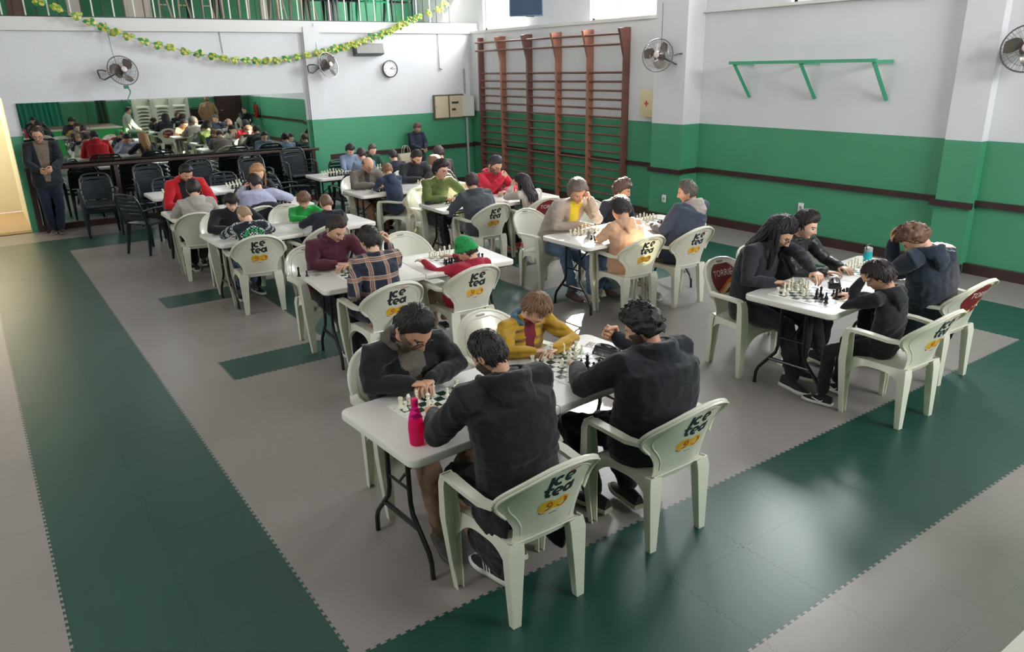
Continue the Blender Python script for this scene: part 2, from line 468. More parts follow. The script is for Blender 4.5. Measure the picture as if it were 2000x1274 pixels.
m = MB(); bx(m, 8.24, 8.30, 6.3, 11.9, 0, 0.12); bx(m, 8.06, 8.12, 5.62, 6.33, 0, 0.12); bx(m, 8.12, 8.5, 5.59, 5.65, 0, 0.12)
bx(m, 8.44, 8.50, 1.83, 5.65, 0, 0.12); bx(m, 8.30, 8.36, 1.40, 1.88, 0, 0.12); bx(m, 8.44, 8.5, -4.8, 1.43, 0, 0.12); struct('baseboard_right', m, M_DKWOOD)
# left wall, front wall, ceiling (out of the frame, but they close the room)
m = MB(); bx(m, -4.4, -4.2, -4.8, 14.6, 0, 3.1); bx(m, -4.4, -4.2, -4.8, 14.6, 4.3, 5.4)
y = -4.8
for wy in (0.5, 4.0, 7.5):
    bx(m, -4.4, -4.2, y, wy - 0.85, 3.1, 4.3); y = wy + 0.85
bx(m, -4.4, -4.2, y, 14.6, 3.1, 4.3)
struct('wall_left', m, M_WALL)
for k, wy in enumerate((0.5, 4.0, 7.5)):
    m = MB()
    for s in (-0.85, -0.02, 0.80): bx(m, -4.33, -4.27, wy + s, wy + s + 0.05, 3.1, 4.3)
    for z in (3.1, 4.25): bx(m, -4.33, -4.27, wy - 0.85, wy + 0.85, z, z + 0.05)
    w = struct('window_%d' % (k + 4), m, M_WMET)  # unseen left windows, made up to go with the fill lamps
    m = MB(); bx(m, -4.305, -4.298, wy - 0.8, wy + 0.8, 3.14, 4.26); m.obj('pane', M_GLASS, w, smooth=None)
m = MB(); bx(m, -4.4, 8.7, -5.0, -4.8, 0, 3.3); bx(m, -4.4, 8.7, -5.0, -4.8, 4.5, 5.4); bx(m, -4.4, 3.6, -5.0, -4.8, 3.3, 4.5); bx(m, 7.2, 8.7, -5.0, -4.8, 3.3, 4.5); struct('wall_front', m, M_WALL)
m = MB()
for xa in (3.6, 4.8, 6.0, 7.15): bx(m, xa, xa + 0.05, -4.93, -4.87, 3.3, 4.5)
for z in (3.3, 4.45): bx(m, 3.6, 7.2, -4.93, -4.87, z, z + 0.05)
w = struct('window_7', m, M_WMET)  # unseen window added around the front fill lamp
m = MB(); bx(m, 3.62, 7.18, -4.905, -4.898, 3.32, 4.48); m.obj('pane', M_GLASS, w, smooth=None)
m = MB(); bx(m, -4.4, 8.7, -5.0, 14.8, 5.2, 5.4); struct('ceiling', m, M_WHITE)
# brown door with a notice, in the front wall
m = MB(); bx(m, 7.25, 8.15, -4.80, -4.72, 0, 2.15); dr = struct('door_1', m, mat('dark_red_door', (66, 36, 36), 0.4, var=0.15))
m = MB()
for xa in (7.2, 8.13): bx(m, xa, xa + 0.07, -4.8, -4.70, 0, 2.2)
bx(m, 7.2, 8.2, -4.8, -4.70, 2.14, 2.2); m.obj('door_frame', M_DKWOOD, dr, smooth=None)
m = MB(); bx(m, 7.48, 7.78, -4.72, -4.71, 1.62, 2.0); m.obj('notice', mat('paper', (225, 224, 218), 0.8), dr, smooth=None)
m = MB(); m.tube([(7.33, -4.72, 1.05), (7.33, -4.66, 1.05), (7.45, -4.66, 1.05)], 0.01); m.obj('door_handle', M_CHROME, dr)
# stage where the photograph was taken from
m = MB(); bx(m, -4.2, 3.4, -4.8, -1.97, 0, 0.78); stg = struct('floor_stage', m, mat('green_stage_front', (40, 150, 70), 0.5))
m = MB(); bx(m, -4.2, 3.4, -4.8, -2.06, 0.78, 0.795); m.obj('stage_boards', mat('brown_boards', (110, 84, 66), 0.5, var=0.15), stg, smooth=None)
m = MB(); bx(m, -4.2, 3.42, -2.06, -1.95, 0.755, 0.80); m.obj('stage_nosing', mat('white_nosing', (200, 196, 184), 0.5), stg, smooth=None)

# ------------------------------------------------------------------ mirror and barre
mirror_m = mat('mirror', (205, 214, 208), 0.015, metal=1.0)
mir = empty('wall_mirror', (2.1, 11.93, 0), 0, 'tall mirror wall in five panes behind the wooden handrail', 'mirror')
xs = [-0.16, 0.80, 1.78, 2.72, 3.66, 4.52]
for a, b in zip(xs[:-1], xs[1:]):
    m = MB(); bx(m, a + 0.003 - 2.1, b - 0.003 - 2.1, -0.006, 0.006, 0.10, 2.03); m.obj('pane', mirror_m, mir, smooth=None)
m = MB(); bx(m, -2.26, 2.44, -0.03, 0.01, 0.0, 0.10); m.obj('bottom_rail', M_DKWOOD, mir, smooth=None)
m = MB(); bx(m, -2.33, -2.26, -0.03, 0.01, 0.0, 0.98); m.obj('side_rail', M_DKWOOD, mir, smooth=None)
bar = empty('barre', (2.2, 11.72, 0), 0, 'long dark wooden handrail running in front of the mirror', 'handrail')
m = MB(); m.tube([(-2.45, 0, 1.03), (2.42, 0, 0.995)], 0.028, 10); m.obj('rail', M_DKWOOD, bar)
for x in (-2.3, -1.15, 0.05, 1.25, 2.3):
    m = MB(); bx(m, x - 0.03, x + 0.03, -0.02, 0.03, 0.0, 0.99); m.obj('post', M_DKWOOD, bar, smooth=None)
for x in (-2.3, 2.3):
    m = MB(); bx(m, x - 0.02, x + 0.02, 0.02, 0.19, 0.93, 0.985); m.obj('bracket', M_DKWOOD, bar, smooth=None)

# ------------------------------------------------------------------ wall bars
wb = empty('wall_bars', (8.22, 9.24, 0), 0, 'five bays of tall wooden gymnastics wall bars under the windows', 'wall bars')
PY = [11.43, 10.627, 9.737, 8.84, 7.963, 7.054]
for k, py in enumerate(PY):
    m = MB(); y = py - 9.24
    bx(m, -0.045, 0.075, y - 0.025, y + 0.025, 0.0, 3.0)
    if 0 < k:
        m.loft([[(-0.045, y - 0.025, 2.55), (-0.045, y + 0.025, 2.55), (-0.04, y + 0.025, 3.0), (-0.04, y - 0.025, 3.0)],
                [(-0.05, y - 0.025, 2.55), (-0.05, y + 0.025, 2.55), (-0.17, y + 0.025, 2.98), (-0.17, y - 0.025, 2.98)]])
    o = m.obj('upright', M_ORWOOD if k in (1, 3, 4) else M_REDWOOD, wb, smooth=None)
    if k in (1, 3, 4): o['label'] = 'paler orange upright'
for k in range(5):
    a, b = PY[k + 1] - 9.24 + 0.025, PY[k] - 9.24 - 0.025
    for z in [2.90, 2.74] + [2.30 - 0.147 * i for i in range(15)]:
        x = -0.12 if z > 2.5 else -0.01
        m = MB(); m.tube([(x, a - 0.01, z), (x, b + 0.01, z)], 0.018, 8); m.obj('rung', M_REDWOOD, wb)

# ------------------------------------------------------------------ balcony railing
rl = empty('balcony_railing', (2.0, 11.97, 3.3), 0, 'balcony railing of alternating white and black bars above the mirror wall', 'railing')
k = 0; x = -4.1
wmesh = MB().box((0, 0, 0.45), (0.022, 0.022, 0.9)).mesh('white_bar', M_WMET, None)
kmesh = MB().tube([(0, 0, 0), (0, 0, 0.9)], 0.008, 6).mesh('black_bar', M_BLACK)
while x < 7.9:
    o = place('bar', wmesh if k % 2 == 0 else kmesh, rl, (x - 2.0, 0.0, 0.0)); k += 1; x += 0.155
m = MB(); bx(m, -6.1, 6.0, -0.03, 0.03, 0.9, 0.94); m.obj('handrail', M_BLACK, rl, smooth=None)
m = MB(); bx(m, -6.1, 6.0, -0.012, 0.012, 0.0, 0.02); m.obj('bottom_bar', M_BLACK, rl, smooth=None)
# stage curtains at the ends (seen in the mirror)
def curtain(x0, x1, y, z0, z1, m, label):
    n = int((x1 - x0) * 60)
    def fn(u, v):
        xx = x0 + (x1 - x0) * u; a = 0.045 * (0.6 + 0.4 * (1 - v))
        return (xx + 0.01 * math.sin(9 * v + 20 * u), y + a * math.sin(u * (x1 - x0) * 42 + 1.5 * math.sin(3 * v)), z0 + (z1 - z0) * v)
    mb = MB(); mb.sheet(fn, n, 12, 0.004)
    o = mb.obj('curtain', m); tag(o, label, 'curtain')
curtain(0.6, 1.95, -4.3, 0.80, 3.6, mat('teal_curtain', (36, 132, 104), 0.8), 'wide teal curtain at the left of the stage, reflected in the mirror')
curtain(3.0, 3.38, -4.2, 0.80, 3.6, mat('dark_green_curtain', (38, 72, 50), 0.8), 'narrow dark green gathered curtain at the stage edge, reflected in the mirror')

# ------------------------------------------------------------------ armchairs (moulded plastic)
def back_pt(x, v, k=0.0):
    z = 0.395 + 0.465 * v
    y = -0.175 - 0.185 * v ** 1.1 + 0.10 * (x / 0.26) ** 2 * math.exp(-((v - 0.5) / 0.42) ** 2)
    return (x, y + k, z)
def back_w(v):
    if v > 0.55: return 0.268 * math.sqrt(max(0.0, 1 - ((v - 0.55) / 0.45) ** 2)) + 0.002
    xs_, ws = [0, 0.12, 0.25, 0.38, 0.48, 0.55], [0.185, 0.172, 0.178, 0.212, 0.255, 0.268]
    return float(np.interp(v, xs_, ws))
def v_of_z(z): return (z - 0.395) / 0.465
def make_armchair_meshes(m):
    P = {}
    b = MB()
    def fb(u, v):
        vv = 1 - (1 - v) ** 1.6
        return back_pt((2 * u - 1) * back_w(vv), vv)
    b.sheet(fb, 20, 26, 0.007)
    edge = [back_pt(s * back_w(v), v, 0) for s, v in [(-1, v) for v in np.linspace(0.40, 0.93, 12)] + [(-1, 0.975), (-0.5, 0.995)] + [(0.5, 0.995), (1, 0.975)] + [(1, v) for v in np.linspace(0.93, 0.40, 12)]]
    edge = [Vector(p) for p in edge]
    b.tube(edge, 0.011, 8)
    lip = [p + Vector((0, -0.018, -0.004)) for p in edge]
    b.tube(lip, 0.006, 6)
    for i in range(len(edge) - 1):
        n = len(b.V); b.V += [tuple(edge[i]), tuple(edge[i + 1]), tuple(lip[i + 1]), tuple(lip[i])]; b.face((n, n + 1, n + 2, n + 3))
    ridge = [back_pt(s * (back_w(v) * 0.80), 0.03 + v * 0.9, 0) for s, v in [(-1, v) for v in np.linspace(0.12, 0.97, 16)] + [(1, v) for v in np.linspace(0.97, 0.12, 16)]]
    b.tube(ridge, 0.0065, 6)
    P['backrest'] = b.mesh('backrest', m)
    b = MB(); b.box(back_pt(0, 0.93, 0.003), (0.07, 0.006, 0.022)); P['grip_slot'] = b.mesh('grip_slot', mat('slot_shade', (168, 162, 150), 0.5), None)  # no real recess: its shade is put into the box's darker colour
    b = MB()
    def fs(u, v):
        x = (2 * u - 1) * (0.185 + 0.025 * v); y = -0.20 + 0.43 * v
        z = 0.422 - 0.016 * math.sin(PI * u) * math.sin(PI * min(1, v * 1.1)) - (0.04 * ((v - 0.88) / 0.12) ** 2 if v > 0.88 else 0) + (0.015 * (0.1 - v) / 0.1 if v < 0.1 else 0)
        return (x, y, z)
    b.sheet(fs, 14, 16, 0.006)
    for s in (-1, 1):
        def fa(u, v):
            y = -0.20 + 0.41 * u; top = 0.424; t = abs(2 * u - 1)
            low = top - 0.035 - 0.13 * t ** 3.5
            return (s * (0.188 + 0.024 * u + 0.02 * v + 0.02 * t ** 3 * u), y, top + (low - top) * v)
        b.sheet(fa, 16, 4, 0.006)
    def ff(u, v):
        t = abs(2 * u - 1); low = 0.39 - 0.03 - 0.11 * t ** 3.5
        return ((2 * u - 1) * 0.235, 0.225 + 0.004 * v, 0.395 + (low - 0.395) * v)
    b.sheet(ff, 16, 4, 0.006)
    P['seat'] = b.mesh('seat', m)
    def rect(a, c): return [(-a, -c), (a, -c), (a, c), (-a, c)]
    for s, nm in ((-1, 'L'), (1, 'R')):
        b = MB()
        pts = [Vector(back_pt(s * 0.262, 0.53)), (s * 0.285, -0.10, 0.642), (s * 0.292, 0.05, 0.650), (s * 0.288, 0.155, 0.648), (s * 0.285, 0.195, 0.635)]
        b.sweep(pts, [rect(0.010, 0.022), rect(0.011, 0.026), rect(0.011, 0.028), rect(0.011, 0.030), rect(0.012, 0.030)], (0, 0, 1))
        P['armrest' + nm] = b.mesh('armrest', m)
        # front leg: channel section, open to the rear
        def U(w, d, t, o): # outline of a channel: u = along depth (y), w = lateral
            return [(-d, -w), (d, -w), (d, w), (-d, w), (-d, w - t), (d - t, w - t), (d - t, -w + t), (-d, -w + t)]
        b = MB()
        pts = [(s * 0.285, 0.185, 0.648), (s * 0.283, 0.198, 0.60), (s * 0.272, 0.205, 0.42), (s * 0.262, 0.198, 0.2), (s * 0.250, 0.190, 0.0)]
        b.sweep(pts, [U(0.030, 0.020, 0.006, 0), U(0.034, 0.024, 0.006, 0), U(0.042, 0.028, 0.006, 0), U(0.030, 0.022, 0.006, 0), U(0.020, 0.017, 0.006, 0)], (0, 1, 0))
        P['frontleg' + nm] = b.mesh('leg', m)
        b = MB()
        pts = [(s * 0.172, -0.180, 0.43), (s * 0.178, -0.185, 0.38), (s * 0.183, -0.19, 0.2), (s * 0.188, -0.20, 0.0)]
        f = lambda w, d: [(-a, c) for a, c in U(w, d, 0.006, 0)]
        b.sweep(pts, [f(0.040, 0.022), f(0.044, 0.026), f(0.033, 0.024), f(0.022, 0.018)], (0, 1, 0))
        P['rearleg' + nm] = b.mesh('leg', m)
    return P
M_CH = mat('white_chair_plastic', (228, 226, 212), 0.28, spec=0.5, var=0.03, coat=0.15)
_nt = M_CH.node_tree; _b = _nt.nodes['Principled BSDF']; _o = [n for n in _nt.nodes if n.type == 'OUTPUT_MATERIAL'][0]
_t = _nt.nodes.new('ShaderNodeBsdfTranslucent'); _t.inputs[0].default_value = rgb((240, 244, 218))
_x = _nt.nodes.new('ShaderNodeMixShader'); _x.inputs[0].default_value = 0.24
_nt.links.new(_b.outputs[0], _x.inputs[1]); _nt.links.new(_t.outputs[0], _x.inputs[2]); _nt.links.new(_x.outputs[0], _o.inputs[0])
ARM = make_armchair_meshes(M_CH)

# printed marks on the backs: ribbons of solid colour laid on the plastic
def on_back(pts2, faces, front, lift=0.0062):
    V = []
    for x, z in pts2:
        p = back_pt(x, v_of_z(z)); V.append((p[0], p[1] + (lift if front else -lift), p[2]))
    return V, faces
def stroke(mb, pts, w, seg=6):
    """rounded ribbon in 2-D, quads"""
    L = []; n = len(pts)
    for i, p in enumerate(pts):
        a = pts[max(i - 1, 0)]; b = pts[min(i + 1, n - 1)]; dx, dy = b[0] - a[0], b[1] - a[1]; d = math.hypot(dx, dy) or 1
        L.append((-dy / d * w / 2, dx / d * w / 2))
    base = len(mb.V)
    for p, q in zip(pts, L): mb.V += [(p[0] + q[0], p[1] + q[1], 0), (p[0] - q[0], p[1] - q[1], 0)]
    for i in range(n - 1):
        a = base + 2 * i; mb.face((a, a + 1, a + 3, a + 2))
def arc(cx, cy, r, a0, a1, n=14, ry=None):
    ry = ry or r
    return [(cx + r * math.cos(math.radians(a0 + (a1 - a0) * i / n)), cy + ry * math.sin(math.radians(a0 + (a1 - a0) * i / n))) for i in range(n + 1)]
def logo_tea():
    out = []
    k = MB(); W = 0.021
    def g(pts, ox, oy, s=0.058): return [(ox + x * s, oy + y * s) for x, y in pts]
    oy = 0.735
    stroke(k, g([(0.2, 0.0), (0.2, 0.5), (0.2, 1.0)], -0.075, oy), W)
    stroke(k, g(arc(0.5, 0.45, 0.38, 50, 310), -0.052, oy), W * 0.92)
    stroke(k, g(arc(0.5, 0.5, 0.38, -5, 300) , 0.005, oy + 0.004), W * 0.88); stroke(k, g([(0.15, 0.42), (0.5, 0.46), (0.9, 0.52)], 0.005, oy + 0.004), W * 0.55)
    oy = 0.668
    stroke(k, g([(0.38, 1.15), (0.34, 0.7), (0.32, 0.3), (0.42, 0.08), (0.68, 0.08)], -0.085, oy), W * 0.95); stroke(k, g([(0.0, 0.72), (0.4, 0.76), (0.8, 0.80)], -0.085, oy), W * 0.7)
    stroke(k, g(arc(0.5, 0.5, 0.37, -5, 300), -0.040, oy - 0.006), W * 0.88); stroke(k, g([(0.15, 0.42), (0.5, 0.46), (0.9, 0.52)], -0.040, oy - 0.006), W * 0.55)
    stroke(k, g(arc(0.45, 0.42, 0.34, 0, 360), 0.018, oy), W * 0.9); stroke(k, g([(0.86, 0.98), (0.88, 0.5), (0.92, 0.0)], 0.018, oy), W * 0.9)
    out.append(('lettering', k, (24, 38, 44)))
    y_ = MB()
    for cx in (-0.042, 0.040):
        n = len(y_.V); ring = arc(cx, 0.605, 0.044, 0, 360, 24, 0.036)[:-1]; y_.V += [(a, b, 0) for a, b in ring]; y_.face(tuple(range(n, n + len(ring))))
    n = len(y_.V); y_.V += [(-0.03, 0.578, 0), (0.03, 0.578, 0), (0.03, 0.63, 0), (-0.03, 0.63, 0)]; y_.face((n, n + 1, n + 2, n + 3))
    out.append(('fruit_print', y_, (226, 176, 44)))
    r = MB()
    stroke(r, arc(-0.046, 0.606, 0.030, -100, 60, 10, 0.026), 0.005); stroke(r, arc(-0.030, 0.612, 0.012, 90, 300, 8), 0.006); stroke(r, arc(-0.058, 0.585, 0.022, 200, 300, 6), 0.004)
    stroke(r, arc(0.040, 0.606, 0.030, -150, 20, 10, 0.026), 0.005); stroke(r, arc(0.052, 0.612, 0.012, -60, 120, 8), 0.007)
    out.append(('fruit_detail', r, (176, 52, 26)))
    V, F = text_geo('Lipton', 0.026); t = MB()
    t.V = [(0.052 + v[0], 0.806 + v[1] + 0.12 * v[0], 0) for v in V]; t.F = list(F); t.M = [0] * len(F)
    out.append(('small_brand_print', t, (196, 60, 48)))
    t = MB(); stroke(t, [(-0.022, 0.553), (0.022, 0.553)], 0.004); out.append(('small_line_print', t, (40, 60, 60)))
    return out
def logo_coffee():
    out = []
    d = MB(); c = arc(0, 0.70, 0.155, 0, 360, 48, 0.125)[:-1]; d.V = [(a, b, 0) for a, b in c]
    d.V.append((0, 0.70, 0)); L = len(c); N_ = 8
    d = MB()
    for r in range(N_):
        pass
    # disc as concentric rings so that it follows the curve of the back
    rings = 8; K = 40
    d.V = [(0, 0.70, 0)]
    for r in range(1, rings + 1):
        d.V += [(0.155 * r / rings * math.cos(2 * PI * i / K), 0.70 + 0.125 * r / rings * math.sin(2 * PI * i / K), 0) for i in range(K)]
    for i in range(K):
        d.face((0, 1 + i, 1 + (i + 1) % K))
        for r in range(1, rings): d.face((1 + (r - 1) * K + i, 1 + r * K + i, 1 + r * K + (i + 1) % K, 1 + (r - 1) * K + (i + 1) % K))
    out.append(('disc_print', d, (116, 32, 34)))
    s = MB(); stroke(s, [(-0.12, 0.585), (-0.06, 0.60), (0.0, 0.63), (0.05, 0.665), (0.10, 0.69), (0.148, 0.70)], 0.022); out.append(('swoosh_print', s, (226, 122, 48)))
    s = MB(); stroke(s, [(-0.09, 0.572), (-0.02, 0.592), (0.05, 0.635), (0.10, 0.66), (0.150, 0.67)], 0.028); out.append(('pale_swoosh_print', s, (224, 200, 150)))
    V, F = text_geo('TORRI\u00c9', 0.070); t = MB(); t.V = [(v[0] * 0.95, 0.735 + v[1], 0) for v in V]; t.F = list(F); t.M = [0] * len(F)
    out.append(('lettering', t, (232, 222, 214)))
    return out
def bake_logo(parts, front, nm):
    res = []
    for k, (name, mb, col) in enumerate(parts):
        P2 = [((-v[0] if front else v[0]), v[1]) for v in mb.V]
        V, F = on_back(P2, mb.F, front, 0.0046 + 0.0006 * k if not front else 0.0050 + 0.0006 * k)
        F = [tuple(f)[::-1] for f in F] if front else F
        res.append((name, make_mesh(name + nm, V, F, mat('print_%d_%d_%d' % col, col, 0.45), None, None)))
    return res
LOGO_TEA = bake_logo(logo_tea(), False, '_tea')
LOGO_COF = bake_logo(logo_coffee(), False, '_coffee'); LOGO_COFF = bake_logo(logo_coffee(), True, '_coffee')
def armchair(x, y, deg, label, style='tea', group='white plastic armchairs at the chess tables', z=0.0, parts=True):
    o = empty('armchair', (x, y, z), math.radians(deg), label, 'chair', group)
    place('backrest', ARM['backrest'], o); place('seat', ARM['seat'], o)
    if parts: place('grip_slot', ARM['grip_slot'], o)
    for s in 'LR':
        place('armrest', ARM['armrest' + s], o)
        place('leg', ARM['frontleg' + s], o); place('leg', ARM['rearleg' + s], o)
    if style == 'tea':
        for n, me in LOGO_TEA: place(n, me, o)
    if style == 'coffee':
        for n, me in LOGO_COF + LOGO_COFF: place(n, me, o)
    return o

# ------------------------------------------------------------------ slatted dark armchairs
def make_slat_meshes(m):
    P = {}
    b = MB()
    def fy(z): return -0.19 - 0.30 * (z - 0.42)
    for s in (-1, 1):
        b.tube([(s * 0.205, fy(0.40), 0.40), (s * 0.225, fy(0.6), 0.6), (s * 0.215, fy(0.78), 0.78), (s * 0.17, fy(0.845), 0.845)], 0.017, 8)
    b.tube([(-0.17, fy(0.845), 0.845), (-0.08, fy(0.862) - 0.015, 0.862), (0.08, fy(0.862) - 0.015, 0.862), (0.17, fy(0.845), 0.845)], 0.017, 8)
    P['back_frame'] = b.mesh('back_frame', m)
    for k in range(6):
        z = 0.80 - 0.058 * k; b = MB()
        def fn(u, v):
            x = (2 * u - 1) * 0.21
            return (x, fy(z) - 0.02 * math.cos(x / 0.21 * PI / 2), z - 0.021 + 0.042 * v)
        b.sheet(fn, 8, 1, 0.008); P['slat%d' % k] = b.mesh('slat', m)
    b = MB()
    def fs(u, v):
        return ((2 * u - 1) * 0.21, -0.19 + 0.42 * v, 0.425 - 0.015 * math.sin(PI * u) * math.sin(PI * v) - (0.03 * ((v - 0.88) / 0.12) ** 2 if v > 0.88 else 0))
    b.sheet(fs, 10, 12, 0.02); P['seat'] = b.mesh('seat', m)
    for s, nm in ((-1, 'L'), (1, 'R')):
        b = MB(); b.tube([(s * 0.225, fy(0.63), 0.63), (s * 0.26, -0.1, 0.655), (s * 0.265, 0.1, 0.655), (s * 0.26, 0.19, 0.63)], 0.022, 8, up=(0, 0, 1), flat=0.5); P['armrest' + nm] = b.mesh('armrest', m)
        b = MB(); b.tube([(s * 0.26, 0.185, 0.64), (s * 0.245, 0.20, 0.42), (s * 0.235, 0.21, 0.0)], [0.022, 0.03, 0.017], 6); P['frontleg' + nm] = b.mesh('leg', m)
        b = MB(); b.tube([(s * 0.20, -0.17, 0.43), (s * 0.21, -0.20, 0.2), (s * 0.22, -0.24, 0.0)], [0.034, 0.026, 0.017], 6); P['rearleg' + nm] = b.mesh('leg', m)
    return P
M_CHK = mat('dark_chair_plastic', (22, 30, 36), 0.35)
SLAT = make_slat_meshes(M_CHK)
SLATG = None
def slatchair(x, y, deg, label, group='dark slatted armchairs by the mirror', z=0.0, P=None, name='slatted_armchair'):
    P = P or SLAT
    o = empty(name, (x, y, z), math.radians(deg), label, 'chair', group)
    for k, me in P.items():
        nm = 'slat' if k.startswith('slat') else 'leg' if 'leg' in k else 'armrest' if 'arm' in k else k
        place(nm, me, o)
    return o

# ------------------------------------------------------------------ folding tables
M_TT = mat('white_table_plastic', (216, 212, 206), 0.33, bump=0.12, bscale=120, coat=0.1)
M_TL = mat('black_table_steel', (20, 21, 23), 0.3)
def make_table_meshes():
    P = {}
    for s, nm in ((-1, 'L'), (1, 'R')):
        r = [0.055, 0.004, 0.004, 0.055] if s > 0 else [0.004, 0.055, 0.055, 0.004]
        b = MB(); slab(b, 0.905, 0.735, r, 0.697, 0.742, 0.008, (s * 0.4535, 0), 6)
        P['top' + nm] = b.mesh('tabletop', M_TT)
        b = MB(); b.box((s * 0.45, 0, 0.690), (0.78, 0.60, 0.016)); b.tube([(s * 0.05, -0.30, 0.685), (s * 0.86, -0.30, 0.685)], 0.012); b.tube([(s * 0.05, 0.30, 0.685), (s * 0.86, 0.30, 0.685)], 0.012)
        P['under' + nm] = b.mesh('under_frame', M_TL)
        b = MB(); x = s * 0.78
        for t in (-1, 1):
            b.tube([(x, t * 0.10, 0.69), (x, t * 0.105, 0.36), (x, t * 0.12, 0.30), (x, t * 0.255, 0.14), (x, t * 0.275, 0.09), (x, t * 0.28, 0.0)], 0.0135, 8)
        b.tube([(x, -0.17, 0.235), (x, 0.17, 0.235)], 0.0135, 8)
        b.tube([(x, -0.11, 0.43), (x, 0.11, 0.43)], 0.008, 6)
        b.tube([(x, 0, 0.43), (x - s * 0.34, 0, 0.685)], 0.008, 6)
        P['legs' + nm] = b.mesh('leg_frame', M_TL)
    return P
TAB = make_table_meshes()
def table(x, y, deg, label):
    o = empty('folding_table', (x, y, 0), math.radians(deg), label, 'table', 'white folding tables in the hall')
    for s in 'LR':
        place('tabletop', TAB['top' + s], o); place('under_frame', TAB['under' + s], o); place('leg_frame', TAB['legs' + s], o)
    return o

# ------------------------------------------------------------------ chess sets
def checker():
    m = bpy.data.materials.new('chessboard_print'); m.use_nodes = True; nt = m.node_tree; b = nt.nodes['Principled BSDF']
    tc = nt.nodes.new('ShaderNodeTexCoord'); mp = nt.nodes.new('ShaderNodeMapping'); mp.inputs['Scale'].default_value = (1 / 0.052, 1 / 0.052, 1); mp.inputs['Location'].default_value = (0, 0, 0.5)
    nt.links.new(tc.outputs['Object'], mp.inputs[0])
    ck = nt.nodes.new('ShaderNodeTexChecker'); ck.inputs['Scale'].default_value = 1.0
    ck.inputs['Color1'].default_value = rgb((226, 224, 216)); ck.inputs['Color2'].default_value = rgb((22, 56, 46))
    nt.links.new(mp.outputs[0], ck.inputs['Vector'])
    sp = nt.nodes.new('ShaderNodeSeparateXYZ'); nt.links.new(tc.outputs['Object'], sp.inputs[0])
    mk = []
    for i in (0, 1):
        a = nt.nodes.new('ShaderNodeMath'); a.operation = 'ABSOLUTE'; nt.links.new(sp.outputs[i], a.inputs[0])
        l = nt.nodes.new('ShaderNodeMath'); l.operation = 'LESS_THAN'; l.inputs[1].default_value = 0.208; nt.links.new(a.outputs[0], l.inputs[0]); mk.append(l)
    mu = nt.nodes.new('ShaderNodeMath'); mu.operation = 'MULTIPLY'; nt.links.new(mk[0].outputs[0], mu.inputs[0]); nt.links.new(mk[1].outputs[0], mu.inputs[1])
    mx = nt.nodes.new('ShaderNodeMix'); mx.data_type = 'RGBA'; mx.inputs[6].default_value = rgb((226, 224, 216))
    nt.links.new(mu.outputs[0], mx.inputs[0]); nt.links.new(ck.outputs[0], mx.inputs[7]); nt.links.new(mx.outputs[2], b.inputs['Base Color'])
    b.inputs['Roughness'].default_value = 0.35
    return m
M_BOARD = checker()
b = MB(); slab(b, 0.47, 0.47, 0.004, 0.0, 0.0018, 0.0003, n=1); BOARD = b.mesh('chessboard', M_BOARD, None)
b = MB()
for i, ch in enumerate('abcdefgh'):
    for yy in (-0.221, 0.221):
        V, F = text_geo(ch, 0.016); n = len(b.V); b.V += [(v[0] - 0.182 + 0.052 * i, v[1] + yy, 0.0022) for v in V]
        for f in F: b.face(tuple(n + q for q in f))
for i in range(8):
    for xx in (-0.221, 0.221):
        V, F = text_geo(str(i + 1), 0.016); n = len(b.V); b.V += [(v[0] + xx, v[1] - 0.182 + 0.052 * i, 0.0022) for v in V]
        for f in F: b.face(tuple(n + q for q in f))
BLET = b.mesh('board_lettering', M_DGREY, None)
